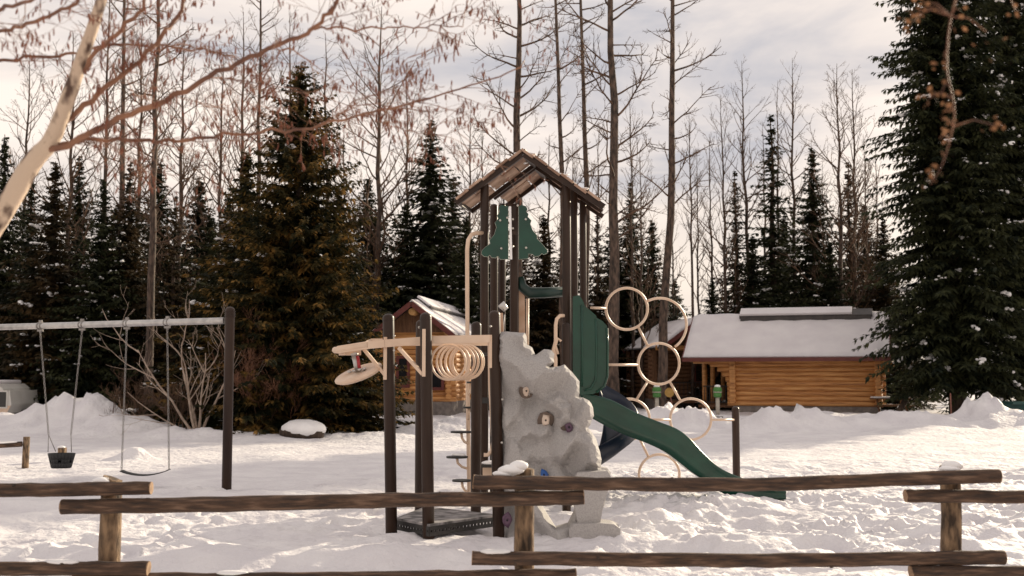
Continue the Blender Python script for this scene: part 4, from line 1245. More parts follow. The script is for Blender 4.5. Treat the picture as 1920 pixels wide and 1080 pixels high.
# ---------------------------------------------------------------- trees
def spruce(seed, H, Rb, trunk_r, dens=1.0, taper=.85, base=.04, droop=.35, blade=.30, snow=.10, step=.23, ss=1.0):
    """returns (trunk, crown, snow) builders; root at the origin"""
    rg = random.Random(seed)
    tk, cr_, sn = MB(), MB(), MB()
    npt = 9
    tk.tube([(rg.uniform(-.01, .01) * H * .3, rg.uniform(-.01, .01) * H * .3, H * i / npt - (.4 if i == 0 else 0)) for i in range(npt + 1)],
            [trunk_r * (1 - i / npt * .93) for i in range(npt + 1)], 9)
    z = H * base
    V_, F_ = [], []
    SV, SF = [], []
    lob = [rg.uniform(.78, 1.15) for _ in range(7)]
    dz_ = .30 / dens * (H / 12) ** .25
    while z < H * .985:
        f = z / H
        Lb = Rb * (1 - f) ** taper * (1 if f > .12 else .75 + 2.1 * f)
        nb_ = max(4, int(dens * (10 if f < .6 else 7 if f < .85 else 5)))
        a0 = rg.uniform(0, 2 * PI)
        for b in range(nb_):
            a = a0 + 2 * PI * b / nb_ + rg.uniform(-.35, .35)
            Lq = Lb * rg.uniform(.62, 1.12) * (.8 + .2 * lob[int(a / (2 * PI) * 7) % 7] + .15 * math.sin(z * 2.3 + a * 2))
            if rg.random() < .06: Lq *= .5
            Lq = max(Lq, .07)
            dirh = Vector((math.cos(a), math.sin(a), 0))
            rise = .30 * f - .05
            n = max(3, int(Lq / step))
            zb_ = z + rg.uniform(-1, 1) * dz_ * .8
            pts = []
            dr_ = droop * rg.uniform(.7, 1.3)
            for i in range(n + 1):
                t = i / n
                pts.append(dirh * (Lq * t) + Vector((0, 0, zb_ + Lq * (rise * t - dr_ * t * t * (1 - f * .6) + .16 * t ** 4))))
            side = Vector((-dirh.y, dirh.x, 0))
            if Lq > .5: cr_.tube([pts[0], pts[n // 2], pts[-1]], [.012 + Lq * .008, .010, .004], 3, cap=False)
            for i in range(n + 1):
                t = i / n
                p = pts[i]
                if t < .12 and Lq > 1: continue
                tw = (blade * (1.15 - .55 * t)) * (1 if Lq > .7 else .35 + .3 * Lq / .7) * (1 - .3 * f) + .07 * Lq * (1 - t)
                for s_ in (-1, 1, 0):
                    for _r in range(2 if s_ else 1):
                        if s_ == 0: dv = (dirh + Vector((0, 0, rg.uniform(-.5, .2)))) 
                        else: dv = side * s_ * rg.uniform(.6, 1) + dirh * rg.uniform(.3, .9) + Vector((0, 0, rg.uniform(-.75, .10)))
                        dv.normalize()
                        ln = tw * rg.uniform(.6, 1.25)
                        wv = dv.cross(Vector((rg.uniform(-.6, .6), rg.uniform(-.6, .6), 1))).normalized() * (.028 + .03 * rg.random()) * (1.4 if ln > .3 else 1)
                        q = p + Vector((rg.uniform(-.05, .05), rg.uniform(-.05, .05), rg.uniform(-.04, .04)))
                        k = len(V_)
                        mid = q + dv * ln * .55 - Vector((0, 0, ln * .06)); tip = q + dv * ln - Vector((0, 0, ln * .28))
                        V_.extend([q - wv * .5, q + wv * .5, mid + wv, mid - wv, tip])
                        F_.extend([(k, k + 1, k + 2, k + 3), (k + 3, k + 2, k + 4)])
                        if rg.random() < .35:   # a finer side spray hanging below
                            dn = (dv * .5 + Vector((rg.uniform(-.3, .3), rg.uniform(-.3, .3), -1))).normalized()
                            k = len(V_); l2 = ln * .55
                            V_.extend([mid - wv * .5, mid + wv * .5, mid + dn * l2])
                            F_.append((k, k + 1, k + 2))
            if rg.random() < snow * (1 - f * .5) and Lq > .5:   # snow lying on the outer half of the bough
                i0 = rg.uniform(.45, .95) * n; sz = rg.uniform(.5, 1.1)
                for _k in range(rg.randint(2, 8)):
                    i = min(max(i0 + rg.uniform(-.9, .9), 0), n - .01); k_ = int(i)
                    c = pts[k_].lerp(pts[k_ + 1], i - k_) + side * rg.gauss(0, .08) + Vector((0, 0, rg.uniform(-.03, .06)))
                    r_ = sz * ss * rg.uniform(.035, .085)
                    sn.ball(c, (r_, r_ * rg.uniform(.7, 1.1), r_ * rg.uniform(.5, .9)), 6, 4, noise=.7, rg=rg)
        z += (.24 if f < .7 else .21) / dens * (H / 12) ** .25
    cr_.add(V_, F_)
    return tk, cr_, sn
PROTO = {}
def make_tree(key, gen, mats, names, name, label, cat, loc, rz=0, sc_=(1, 1, 1), group=None):
    if key in PROTO:
        src = PROTO[key]
        root = bpy.data.objects.new(name, None); col.objects.link(root); root.empty_display_size = .2
        for ch in src.children:
            c = ch.copy(); col.objects.link(c); c.parent = root
            for g2 in ch.children:
                e2 = g2.copy(); col.objects.link(e2); e2.parent = c
    else:
        root = thing(name, None, None, (0, 0, 0))
        for mb_, mt, nm in zip(gen(), mats, names):
            if mb_.f:
                pt = mb_.build(nm, mt, root, local=True)
                if nm == 'snow_load': pt['kind'] = 'stuff'
        PROTO[key] = root
    root.location = loc; root.rotation_euler = (0, 0, rz); root.scale = sc_
    tag(root, label, cat, group)
    return root
SPN = ['trunk', 'crown', 'snow_load']
SPEC = {  # key: (seed, H, R, trunk)
    'A': dict(seed=1, H=12, Rb=3.1, trunk_r=.17, snow=.20, taper=1.0, dens=1.15), 'B': dict(seed=2, H=13, Rb=2.8, trunk_r=.17, taper=.92, snow=.18, dens=1.15),
    'C': dict(seed=3, H=10, Rb=2.8, trunk_r=.15, taper=1.05, snow=.22, dens=1.15), 'D': dict(seed=4, H=14, Rb=2.1, trunk_r=.18, taper=.95, dens=.8, snow=.16)}
def spr(key, px, d, topy, label, wx=1.0, mt='needle', rz=None, group='conifers along the edge of the clearing'):
    kk = key + mt
    sp_ = SPEC[key]
    t = P(px, topy, d)
    s = t.z / sp_['H']
    i = len([o for o in bpy.data.objects if o.name.startswith('spruce_tree')])
    return make_tree(kk, lambda: spruce(**sp_), [M['bark'], M[mt], M['snow_cap']], SPN, 'spruce_tree', label, 'conifer',
                     (t.x, d, min(0, hz_at(t.x, d)) - .05), (i * 1.7) if rz is None else rz, (s * wx * 1.12, s * wx * 1.12, s), group)
# the big one at the right
make_tree('BIG', lambda: spruce(31, 30, 3.45, .36, dens=1.35, taper=.42, base=.05, droop=.45, blade=.44, snow=.26, ss=1.5), [M['bark'], M['needle'], M['snow_cap']], SPN,
          'spruce_tree', 'huge dark spruce filling the right side beyond the wide cabin', 'conifer', (P(1795, 700, 46.5).x, 46.5, 0), .4)
make_tree('BIG', None, None, None, 'spruce_tree', 'second tall spruce crowding the right edge behind the green bin', 'conifer', (P(1915, 700, 49).x, 49, 0), 2.4, (.85, .85, .82))
# golden lit one left of centre
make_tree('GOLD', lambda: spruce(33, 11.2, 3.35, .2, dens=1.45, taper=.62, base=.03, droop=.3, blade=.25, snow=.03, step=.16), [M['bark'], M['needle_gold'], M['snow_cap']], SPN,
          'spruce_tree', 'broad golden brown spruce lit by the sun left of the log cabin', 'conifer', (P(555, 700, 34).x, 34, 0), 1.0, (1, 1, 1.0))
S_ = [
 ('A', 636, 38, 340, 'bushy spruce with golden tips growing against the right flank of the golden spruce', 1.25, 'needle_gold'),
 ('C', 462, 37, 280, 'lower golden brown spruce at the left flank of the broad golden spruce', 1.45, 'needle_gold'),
 ('B', 808, 60, 222, 'pointed dark spruce rising right behind the left log cabin', 1.5, 'needle'),
 ('C', 705, 61, 400, 'dark spruce behind the left cabin between the golden and the pointed spruce', 1.3, 'needle'),
 ('A', 10, 47, 250, 'dark spruce at the far left edge under the birch trunk', 1.0, 'needle'),
 ('C', 105, 43, 300, 'snow dabbed brownish spruce behind the left chain of the bucket swing', 1.25, 'needle_brown'),
 ('A', 195, 42, 330, 'dark spruce standing behind the right chain of the bucket swing', 1.1, 'needle'),
 ('B', 245, 43, 300, 'brownish spruce behind the thick double bare trunk on the left', 1.1, 'needle_brown'),
 ('D', 330, 42, 360, 'narrow dark spruce behind the pale leaning shrub', 1.3, 'needle_brown'),
 ('C', 395, 44, 400, 'low dark spruce directly behind the brown end post of the swings', 1.4, 'needle'),
 ('A', 60, 52, 330, 'spruce deep behind the camper trailer', 1.2, 'needle'),
 ('A', 875, 56, 400, 'dark spruce behind the tan pole of the play tower', 1.25, 'needle'),
 ('B', 925, 60, 430, 'dark spruce seen between the tower posts', 1.3, 'needle'),
 ('C', 1020, 58, 400, 'dark brownish spruce seen through the open tower above the crossbar', 1.3, 'needle_brown'),
 ('D', 1120, 62, 400, 'slim spruce just right of the tower at the foot of the leftmost thick trunks', 1.3, 'needle_brown'),
 ('B', 1182, 66, 340, 'dark spruce behind the uppermost climbing ring', 1.05, 'needle'),
 ('C', 1222, 67, 410, 'snow dabbed spruce at the foot of the tall curved bare tree', 1.2, 'needle'),
 ('D', 1378, 62, 318, 'thin spruce over the left end of the wide snowy roof', 1.25, 'needle'),
 ('D', 1445, 64, 212, 'tallest pointed spruce above the middle of the wide snowy roof', 1.35, 'needle'),
 ('B', 1522, 60, 275, 'pointed dark spruce above the right half of the wide snowy roof', 1.15, 'needle'),
 ('D', 1590, 64, 300, 'brownish spruce entwined with pale bare trunks near the big spruce', 1.4, 'needle_brown'),
 ('A', 1655, 60, 400, 'shorter spruce tucked behind the left side of the huge spruce', 1.2, 'needle_brown'),
 ('C', 1410, 60, 440, 'low spruce with snow on its boughs behind the left part of the wide roof', 1.4, 'needle'),
 ('C', 1555, 57, 450, 'low spruce leaning over the ridge of the wide roof', 1.4, 'needle'),
 ('C', 1335, 60, 520, 'small spruce just left above the wide snowy roof', 1.2, 'needle'),
 ('A', 760, 60, 380, 'deep dark spruce behind the roof peak of the left cabin', 1.3, 'needle'),
 ('B', 150, 55, 290, 'tall dark spruce deep in the left woods', 1.2, 'needle'),
 ('A', 300, 55, 300, 'dark spruce deep behind the belt swing', 1.3, 'needle'),
 ('C', 375, 58, 330, 'broad dark spruce filling the gap above the right end of the swing beam', 1.5, 'needle'),
 ('A', 430, 60, 360, 'dark spruce deep in the woods above the brown swing post', 1.4, 'needle'),
 ('C', 222, 50, 380, 'low wide brownish spruce between the two swings', 1.5, 'needle_brown'),
 ('A', 690, 66, 330, 'wide dark spruce far behind the spreading bare tree', 1.5, 'needle'),
 ('B', 850, 66, 330, 'dark spruce at the right flank of the pointed spruce', 1.4, 'needle'),
 ('A', 975, 68, 420, 'spruce far behind, between the tree shaped panels and the crossbar', 1.5, 'needle_brown'),
 ('C', 1065, 66, 430, 'dark spruce far behind the right tower posts', 1.5, 'needle'),
 ('A', 1150, 66, 400, 'wide dark spruce far behind the thickest bare trunk', 1.5, 'needle'),
 ('C', 1265, 70, 520, 'low dark spruce just above the dark porch cabin', 1.4, 'needle'),
 ('A', 1470, 70, 400, 'wide spruce far behind the middle of the wide snowy roof', 1.5, 'needle_brown'),
 ('A', 1620, 68, 380, 'wide spruce far behind the pale bare pair near the huge spruce', 1.4, 'needle_brown'),
]
for q in S_: spr(q[0], q[1], q[2], q[3], q[4], q[5], q[6])

def bare(seed, H, r, kind='cotton', first=.35, leanx=0.0, twig_r=.008, lmax=.18, dens=1.0, up=.35, bend=0):
    rg = random.Random(seed)
    tk, tw = MB(), MB()
    n = 12
    pts = []
    for i in range(n + 1):
        t = i / n
        pts.append(Vector((leanx * H * t + bend * H * math.sin(t * PI) + rg.uniform(-.004, .004) * H, rg.uniform(-.004, .004) * H, H * t - (.4 if i == 0 else 0))))
    rad = [r * (1 - t / n) ** .8 + twig_r for t in range(n + 1)]
    rad[0] *= 1.15
    tk.tube(pts, rad, 9, wob=.12, seed=seed)
    def at(t):
        k = min(int(t * n), n - 1); u = t * n - k
        return pts[k].lerp(pts[k + 1], u), rad[k] * (1 - u) + rad[k + 1] * u
    def limb(p, dv, L_, rr, depth):
        m = max(3, int(L_ / .35)) if depth == 0 else 3
        q = [p]
        dcur = dv.normalized()
        for i in range(m):
            dcur = (dcur + Vector((rg.uniform(-.22, .22), rg.uniform(-.22, .22), rg.uniform(-.1, .1) + up * .30 * (L_ / m + .3)))).normalized()
            q.append(q[-1] + dcur * (L_ / m))
        rds = [max(rr * (1 - i / m * .75), twig_r * .6) for i in range(m + 1)]
        tw.tube(q, rds, 4 if depth == 0 else 3, cap=False)
        if depth >= 2 or L_ < .25: return
        c = int((3 + L_ * 2.6) * dens) if depth == 0 else int((2 + L_ * 3) * dens)
        for _ in range(c):
            i = rg.uniform(.22, 1) * m; k = min(int(i), m - 1)
            b = q[k].lerp(q[k + 1], i - k)
            ax = (q[k + 1] - q[k]).normalized()
            s_ = ax.cross(Vector((rg.uniform(-1, 1), rg.uniform(-1, 1), rg.uniform(-1, 1)))).normalized()
            limb(b, ax * .75 + s_ * .65, L_ * rg.uniform(.22, .42) * (1.1 - .4 * i / m), max(rr * .45, twig_r * .8), depth + 1)
    nb_ = int(H * (2.0 if kind == 'cotton' else 3.6) * dens)
    for i in range(nb_):
        t = first + (1 - first) * (i + rg.random()) / nb_
        if t > .995: t = .99
        p, rr = at(t)
        a = rg.uniform(0, 2 * PI)
        shp = (math.sin(min(1, (1 - t) / (1 - first) * 1.35 + .12) * PI / 2)) 
        L_ = H * lmax * shp * rg.uniform(.5, 1.15)
        el = rg.uniform(.05, .6) if kind == 'cotton' else rg.uniform(.5, 1.3)
        limb(p, Vector((math.cos(a), math.sin(a), el)), L_, min(rr * .5, .012 + L_ * .013), 0)
    # dead snags on the lower trunk
    for i in range(int(H * .7)):
        t = rg.uniform(.12, first); p, rr = at(t); a = rg.uniform(0, 2 * PI)
        tw.tube([p, p + Vector((math.cos(a), math.sin(a), rg.uniform(-.3, .3))) * rg.uniform(.2, .7)], [.012, .005], 3, cap=False)
    return tk, tw
BSPEC = {
 'T1': dict(seed=11, H=24, r=.25, first=.28, lmax=.115, dens=.95, twig_r=.011, up=.25),
 'T2': dict(seed=12, H=24, r=.22, first=.35, lmax=.10, dens=.8, twig_r=.011, up=.3, bend=.012),
 'T3': dict(seed=13, H=18, r=.14, kind='birch', first=.5, lmax=.14, dens=.62, twig_r=.008, up=.55),
 'T4': dict(seed=14, H=16, r=.12, kind='birch', first=.2, lmax=.20, dens=.85, twig_r=.009, up=.5),
 'T5': dict(seed=15, H=16, r=.11, kind='birch', first=.35, lmax=.13, dens=.6, twig_r=.008, up=.6, bend=-.01)}
def bt(key, px, d, topy, label, rsc=1.0, mt='aspen', rz=None, lean=0):
    sp_ = BSPEC[key]
    t = P(px, topy, d)
    s = t.z / sp_['H']
    i = len([o for o in bpy.data.objects if o.name.startswith('bare_tree')])
    o = make_tree(key + mt, lambda: bare(**sp_), [M[mt], M['twig']], ['trunk', 'crown'], 'bare_tree', label, 'bare tree',
                  (P(px, 740, d).x, d, min(0, hz_at(t.x, d)) - .05), (i * 2.1) if rz is None else rz, (s * rsc, s * rsc, s), 'bare deciduous trees')
    if lean: o.rotation_euler = Quaternion((0, 1, 0), lean).to_matrix().to_4x4().to_euler() if rz is None else (0, lean, 0)
    return o
for q in [
 ('T1', 975, 52, -330, 'tall bare tree rising straight above the roof peak of the play tower', .85, 'aspen', 0.3, -.005),
 ('T2', 1056, 50, -300, 'slender bare trunk between the tower roof peak and its right eave', .62, 'aspen', 1.1, -.02),
 ('T2', 1098, 54, -250, 'slender bare trunk just above the right eave of the tower roof', .72, 'aspen', 2.2, -.012),
 ('T1', 1152, 46, -380, 'thickest dark bare trunk standing behind the uppermost climbing ring', .92, 'aspen', 3.4, .0),
 ('T2', 1236, 48, -300, 'tall gently curving bare tree with branches reaching right, above the climbing rings', .90, 'aspen', .0, .035),
 ('T1', 477, 56, -150, 'bare pale crowned tree rising left of the golden spruce tip', .6, 'aspen', 4.4, 0),
 ('T1', 278, 40, -260, 'thick bare trunk rising behind the two swings', .72, 'aspen', 5.0, 0),
 ('T2', 210, 44, -260, 'bare trunk crossing behind the birch trunk at the left', .70, 'aspen', .7, 0),
 ('T3', 186, 50, -60, 'thin bare trunk beside the thicker one behind the leaning birch', .8, 'aspen', 1.7, 0),
 ('T4', 706, 59, 10, 'spreading bare tree with many upswept branches between the golden spruce and the pointed spruce', 1.25, 'aspen', 2.7, 0),
 ('T4', 535, 50, 20, 'fine twigged bare tree poking out above the golden spruce', .9, 'aspen', .2, 0),
 ('T3', 1300, 58, 200, 'left of two very thin bare trunks left of the wide snowy roof', .75, 'aspen', 1.9, 0),
 ('T5', 1313, 62, 280, 'right of two very thin bare trunks left of the wide snowy roof', .8, 'aspen', 4.9, 0),
 ('T4', 1366, 60, 178, 'bare tree with forked crown above the left end of the wide roof', .85, 'aspen', 3.3, -.01),
 ('T3', 1412, 62, 112, 'tall slim bare tree with rounded crown left of the tallest roof side spruce', .95, 'aspen', 3.9, -.02),
 ('T5', 1468, 66, 150, 'thin bare tree right beside the tallest pointed spruce over the roof', .85, 'aspen', .6, 0),
 ('T3', 1495, 64, 106, 'tall slim bare tree with fan shaped crown over the middle of the wide roof', .95, 'aspen', 5.4, 0),
 ('T4', 1583, 58, 118, 'left of the pair of big pale bare trees left of the huge spruce', 1.05, 'aspen', .9, 0),
 ('T4', 1606, 60, 128, 'right of the pair of big pale bare trees left of the huge spruce', .95, 'aspen', 2.3, .012),
 ('T5', 1550, 66, 300, 'short thin bare tree left of the pale pair near the huge spruce', .8, 'aspen', 1.3, 0),
 ('T5', 1632, 66, 250, 'thin bare tree touching the left side of the huge spruce', .9, 'aspen', 4.3, 0),
 ('T5', 1655, 72, 270, 'faint bare tree half behind the left boughs of the huge spruce', 1.0, 'aspen', 5.3, 0),
 ('T3', 1187, 62, 170, 'thin bare tree right of the thickest dark trunk', .75, 'aspen', 2.9, 0),
 ('T5', 1262, 66, 330, 'faint bare tree just right of the curving tall tree', .9, 'aspen', 3.8, 0),
 ('T5', 1030, 66, 250, 'faint fine bare tree behind the left part of the tower roof', 1.2, 'aspen', 1.5, 0),
 ('T4', 1075, 68, 260, 'faint bushy bare tree seen under the right eave of the tower roof', 1.0, 'aspen', 4.0, 0),
 ('T5', 905, 68, 250, 'faint fine bare tree left of the tower roof', 1.2, 'aspen', 5.9, 0),
 ('T4', 640, 60, 230, 'faint bare tree between the golden spruce and the spreading bare tree', 1.0, 'aspen', 1.2, 0),
 ('T4', 330, 54, 60, 'fine twigged bare tree behind the swings, right of the thick trunk', 1.1, 'aspen', 2.0, 0),
 ('T4', 405, 56, 90, 'fine twigged bare tree above the brown swing post', 1.0, 'aspen', 3.1, 0),
 ('T4', 120, 50, 60, 'fine twigged bare tree behind the leaning birch trunk', 1.1, 'aspen', .4, 0),
 ('T4', 35, 54, 100, 'fine twigged bare tree at the far left edge of the woods', 1.0, 'aspen', 5.1, 0),
 ('T4', 880, 60, 200, 'fine bare tree behind the left eave of the tower roof', 1.0, 'aspen', 2.2, 0),
 ('T4', 945, 64, 260, 'fine bare tree rising between tower roof and pointed spruce', 1.0, 'aspen', 3.3, 0),
 ('T5', 1125, 62, 240, 'fine bare tree just left of the thickest dark trunk', 1.0, 'aspen', .8, 0),
 ('T4', 1205, 60, 280, 'bushy bare tree between the thickest trunk and the curving tree', .9, 'aspen', 5.8, 0),
 ('T5', 1335, 68, 250, 'faint bare tree left of the forked bare crown', .9, 'aspen', 2.0, 0),
 ('T5', 1440, 70, 230, 'faint bare tree behind the tallest roof side spruce', .9, 'aspen', 4.6, 0),
 ('T5', 1530, 70, 260, 'faint bare tree behind the right hand roof spruce', .9, 'aspen', 1.0, 0),
 ('T4', 445, 62, 20, 'fine bare tree left of the pale crowned bare tree', 1.0, 'aspen', 5.5, 0),
 ('T4', 250, 58, 30, 'fine bare tree just left of the thick bare trunk behind the swings', 1.0, 'aspen', 1.4, 0),
 ('T5', 600, 62, 60, 'fine bare tree over the right shoulder of the golden spruce', 1.2, 'aspen', 3.0, 0),
 ('T4', 760, 66, 120, 'fine bare tree behind the tip of the pointed spruce', 1.0, 'aspen', .1, 0),
 ]: bt(*q)

# pale multi-stem shrub behind the swings
rg = random.Random(77)
p0 = G(352, 822)
SH = thing('bare_shrub', 'pale many stemmed leafless shrub spreading behind the swing chains', 'shrub', (p0.x, p0.y + 1, 0))
st, tw = MB(), MB()
def grow(p, dv, L_, r_, depth, rg, st, tw, bend=.25, up=.1, kids=(2, 4)):
    m = 5; q = [p]; dc = dv.normalized()
    for i in range(m):
        dc = (dc + Vector((rg.uniform(-bend, bend), rg.uniform(-bend, bend), rg.uniform(-bend, bend) * .6 + up))).normalized()
        q.append(q[-1] + dc * (L_ / m))
    (st if depth == 0 else tw).tube(q, [max(r_ * (1 - i / m * .7), .004) for i in range(m + 1)], 6 if depth == 0 else 4 if depth == 1 else 3, cap=False)
    if depth >= 4 or L_ < .18: return
    for _ in range(rg.randint(*kids) + (2 if depth < 2 else 0)):
        i = rg.uniform(1.2, m); k = min(int(i), m - 1)
        b = q[k].lerp(q[k + 1], i - k); ax = (q[k + 1] - q[k]).normalized()
        s_ = ax.cross(Vector((rg.uniform(-1, 1), rg.uniform(-1, 1), rg.uniform(-1, 1)))).normalized()
        grow(b, ax * .8 + s_ * .6, L_ * rg.uniform(.4, .65), r_ * .5, depth + 1, rg, st, tw, bend, up, kids)
for (dx, dz, L_, r_) in [(-.15, 1, 2.6, .06), (.25, 1, 2.4, .05), (.7, 1, 2.7, .05), (-.8, .75, 2.9, .05), (-.45, 1, 2.5, .05), (.05, 1, 1.8, .045), (-1.5, .7, 2.2, .03)]:
    grow(Vector((p0.x + dx * .12, p0.y + 1, .05)), Vector((dx, rg.uniform(-.4, .4), dz)), L_, r_ * .9, 0, rg, st, tw, .22, .1, (0, 2))
st.build('stems', M['shrub'], SH); tw.build('twigs', M['shrub'], SH)
for (px, py, label, hh) in [(470, 822, 'reddish leafless thicket right of the brown swing post', 2.6), (300, 822, 'dark leafless brush in the snowbank hollow behind the belt swing', 1.5), (215, 818, 'low leafless brush behind the bucket swing', 1.4)]:
    g = G(px, py); B_ = thing('brush', label, 'shrub', (g.x, g.y + 1.2, 0)); st, tw = MB(), MB()
    for k in range(7):
        grow(Vector((g.x + rg.uniform(-.4, .4), g.y + 1.2, .0)), Vector((rg.uniform(-.7, .7), rg.uniform(-.4, .4), 1)), hh * rg.uniform(.5, .9), .02, 0, rg, st, tw)
    st.build('stems', M['twig'], B_); tw.build('twigs', M['redtwig'] if hh > 2 else M['twig'], B_)
# low young spruce at the bank, right of the shrub
spr('C', 400, 33, 745, 'tiny snow dusted spruce in the bank left of the brown swing post', 2.2)
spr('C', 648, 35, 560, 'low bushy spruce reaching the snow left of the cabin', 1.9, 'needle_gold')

# distant woods
rg = random.Random(5)
fm, ft = MB(), MB()
V_, F_ = [], []
for i in range(170):
    x = -75 + i * .9 + rg.uniform(-.5, .5); y = 84 + rg.uniform(-7, 10)
    H = rg.uniform(8.5, 13.5) if x < -6 else rg.uniform(6.5, 10.5) if x < 6 else rg.uniform(3.8, 7.0)
    R_ = H * rg.uniform(.18, .26)
    for k in range(int(45 * H)):
        f = rg.random() ** 1.2; z = H * f; a = rg.uniform(0, 2 * PI); rr = R_ * (1 - f) * rg.uniform(.3, 1.1)
        c = Vector((x + math.cos(a) * rr, y + math.sin(a) * rr, z)); s_ = rg.uniform(.18, .45)
        dv = Vector((math.cos(a), math.sin(a), rg.uniform(-.8, .2))) * s_; wv = Vector((-math.sin(a), math.cos(a), 0)) * s_ * .4
        k_ = len(V_); V_ += [c - wv, c + wv, c + dv]; F_.append((k_, k_ + 1, k_ + 2))
fm.add(V_, F_)
tag(fm.build('distant_woods', M['needle'], origin=(0, 84, 0)), 'low dark woods far behind the clearing', 'woods', kind='stuff')

# ---------------------------------------------------------------- near birch with catkins reaching across the top left
rg = random.Random(101)
ND = 4.6
NB = thing('birch_tree', 'leaning pale birch close to the camera with red twigs across the top left', 'birch', (P(-330, 700, ND).x, ND, 0))
def npl(pts, d0=ND, d1=None):
    d1 = d1 or d0
    return [P(q.x, q.y, d0 + (d1 - d0) * i / (len(pts) * 4 - 1)) for i, q in enumerate(resample(pts, len(pts) * 4 - 1))]
tk = MB()
tp_ = npl([(-760, 1500), (-420, 960), (-150, 620), (0, 405), (60, 305), (100, 255), (150, 120), (190, 0), (225, -140), (250, -300)])
pr = [.075, .06, .052, .043, .040, .034, .027, .022, .017, .010]
tk.tube(tp_, [np.interp(i / (len(tp_) - 1) * 9, range(10), pr) for i in range(len(tp_))], 14, wob=.07, seed=3)
tk.build('trunk', M['birch'], NB)
brs = [  # pixel path, start radius, end radius, depth end
 ([(85, 290), (150, 262), (235, 215), (330, 180), (400, 140), (480, 105), (560, 70), (600, 40), (640, -10), (690, -70)], .017, .008, 4.3),
 ([(110, 272), (165, 262), (250, 262), (330, 264), (420, 252), (520, 245), (600, 236), (680, 212), (760, 197), (850, 172), (930, 146), (985, 118)], .011, .0035, 5.0),
 ([(120, 235), (165, 190), (225, 145), (280, 95), (320, 50), (345, 0), (365, -60)], .015, .010, 4.9),
 ([(150, 140), (185, 95), (235, 50), (275, 0), (300, -40)], .012, .008, 4.4),
 ([(-60, 120), (40, 108), (110, 104), (160, 92), (215, 84), (300, 86), (390, 98), (440, 108)], .009, .0035, 5.1),
 ([(-60, 85), (0, 58), (60, 40), (120, 18), (165, -8)], .010, .008, 4.2),
 ([(-60, 45), (0, 18), (60, 0), (80, -12)], .010, .008, 4.1),
 ([(590, 55), (660, 52), (740, 51), (800, 50), (870, 48)], .006, .0025, 5.0),
 ([(520, 92), (560, 100), (590, 130), (620, 165), (690, 180)], .004, .0015, 4.9),
 ([(390, 142), (440, 150), (480, 165), (530, 162), (590, 175)], .004, .0015, 5.1),
 ([(280, 95), (340, 85), (400, 95), (450, 110)], .004, .002, 5.0),
 ([(240, 145), (250, 175), (290, 190)], .003, .0015, 4.9),
 ([(680, 212), (720, 230), (780, 245), (830, 252), (880, 240)], .003, .0012, 5.0),
 ([(600, 236), (650, 200), (700, 150), (760, 120), (800, 60)], .003, .0012, 4.8),
 ([(330, 180), (400, 200), (450, 190), (500, 200)], .003, .0012, 5.2),
]
bm_, cm_ = MB(), MB()
def catkin(p, L_=None):
    L_ = L_ or rg.uniform(.014, .040)
    dv = Vector((rg.uniform(-.35, .35), rg.uniform(-.3, .3), -1)).normalized()
    r_ = rg.uniform(.0024, .0042)
    cm_.tube([p, p + dv * L_ * .3, p + dv * L_ * .75, p + dv * L_], [r_ * .5, r_, r_ * .9, r_ * .2], 5)
def twiglet(p, dv, L_, r_, depth):
    m = 4; q = [p]; dc = dv.normalized()
    for i in range(m):
        dc = (dc + Vector((rg.uniform(-.28, .28), rg.uniform(-.28, .28), rg.uniform(-.3, .24)))).normalized(); q.append(q[-1] + dc * (L_ / m))
    bm_.tube(q, [max(r_ * (1 - i / m * .7), .0007) for i in range(m + 1)], 4, cap=False)
    for i in range(1, m + 1):
        if rg.random() < (.26 if depth else .2): catkin(q[i])
    if depth < 2 and L_ > .08:
        for _ in range(rg.randint(2, 4)):
            k = rg.randint(1, m); ax = (q[k] - q[k - 1]).normalized()
            s_ = Vector((rg.uniform(-1, 1), rg.uniform(-1, 1), rg.uniform(-1, 1)))
            twiglet(q[k], ax * .9 + s_ * .7, L_ * rg.uniform(.4, .65), r_ * .55, depth + 1)
for bi, (pp, r0, r1, dend) in enumerate(brs):
    r0 *= .82; r1 *= .8
    q = npl(pp, ND, dend)
    q = [q[0]] + [v + Vector((rg.gauss(0, .006), rg.gauss(0, .008), rg.gauss(0, .006))) for v in q[1:]]
    m = len(q)
    bm_.tube(q, [r0 + (r1 - r0) * i / (m - 1) for i in range(m)], 8, wob=.1, seed=bi)
    L_tot = sum((q[i + 1] - q[i]).length for i in range(m - 1))
    ntw = int(L_tot * (15 if bi in (1, 7, 8, 9, 12, 13, 14) else 10))
    for _ in range(ntw):
        k = rg.randint(2, m - 1); ax = (q[k] - q[k - 1]).normalized()
        s_ = Vector((rg.uniform(-1, 1), rg.uniform(-1, 1), rg.uniform(-1, 1)))
        twiglet(q[k], ax + s_ * .75, rg.uniform(.10, .34), .0020, 0)
bm_.build('crown', M['redtwig'], NB)
cm_.build('catkins', M['catkin'], NB)['kind'] = 'stuff'
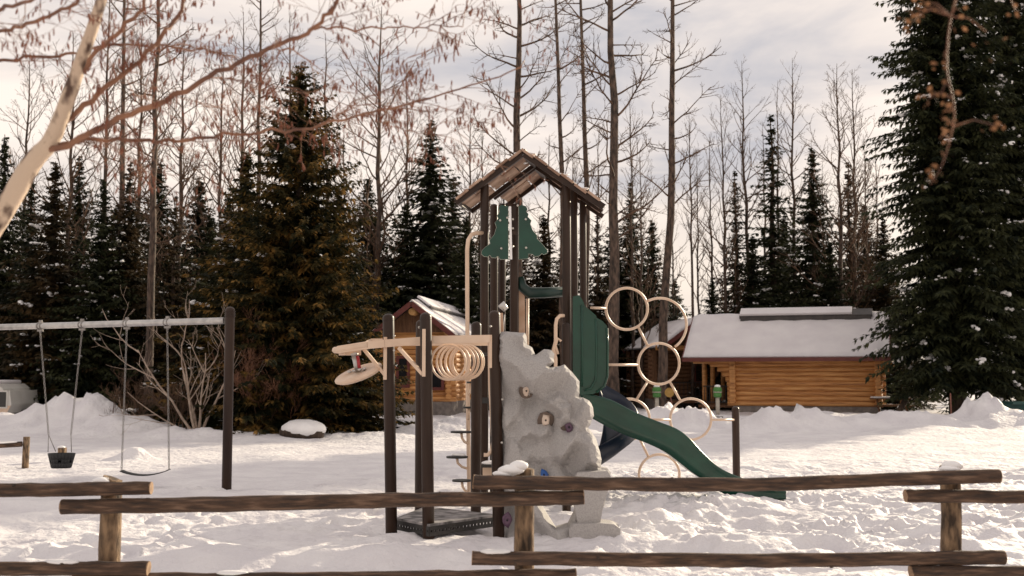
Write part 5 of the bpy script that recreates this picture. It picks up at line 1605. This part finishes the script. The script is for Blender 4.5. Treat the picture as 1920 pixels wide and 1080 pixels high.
# overhead branch of a neighbouring tree drooping in front of the right-hand spruce
AD = 2.7
NT = thing('alder_tree', 'near tree whose drooping twigs with dry orange leaves hang before the huge spruce', 'tree', (P(4100, 700, AD).x, AD, 0))
tk = MB().tube([(NT.location.x, AD, -.3), (NT.location.x + .05, AD, 1.5), (NT.location.x - .05, AD, 3.2), (NT.location.x, AD, 4.2)], [.07, .06, .05, .03], 12, wob=.08)
tk.build('trunk', M['birch'], NT)
bm_, cm_ = MB(), MB()
P0 = Vector((NT.location.x - .03, AD, 2.75))
lead = [P0] + [P(q.x, q.y, AD) for q in resample([(3300, -420), (2500, -200), (1960, -90), (1850, -60), (1792, 0), (1775, 120), (1790, 210), (1770, 300), (1745, 345)], 28)]
bm_.tube(lead, [.0035 - .0026 * i / (len(lead) - 1) for i in range(len(lead))], 7)
def leafclump(p, n, sp):
    for _ in range(n):
        c = p + Vector((rg.gauss(0, sp * .8), rg.gauss(0, sp * .8), rg.gauss(0, sp * 1.4)))
        a = Vector((rg.uniform(-1, 1), rg.uniform(-1, 1), rg.uniform(-1, .3))).normalized() * rg.uniform(.008, .02)
        b = a.cross(Vector((rg.uniform(-1, 1), rg.uniform(-1, 1), rg.uniform(-1, 1)))).normalized() * rg.uniform(.0035, .008)
        cm_.add([c, c + a * .5 + b, c + a, c + a * .5 - b], [(0, 1, 2, 3)])
for (px, py, n, s_) in [(1710, 28, 26, .018), (1730, 5, 20, .016), (1770, 110, 8, .012), (1765, 175, 12, .016), (1775, 210, 10, .014), (1740, 185, 12, .013), (1775, 235, 14, .014), (1762, 260, 7, .011), (1745, 325, 20, .014), (1800, 20, 10, .02),
                        (1850, 60, 8, .02), (1866, 235, 14, .012), (1725, 18, 14, .012), (1905, 20, 8, .02)]:
    p = P(px, py, AD)
    near = min(lead[1:], key=lambda v: (v - p).length)
    bm_.tube([near, (near + p) / 2 + Vector((0, 0, .015)), p], [.002, .0014, .001], 4)
    leafclump(p, int(n * .6), s_)
bm_.build('crown', M['redtwig'], NT); cm_.build('dry_leaves', M['dryleaf'], NT)['kind'] = 'stuff'
print('objects', len(bpy.data.objects), 'tris', sum(len(o.data.polygons) for o in bpy.data.objects if o.type == 'MESH'))
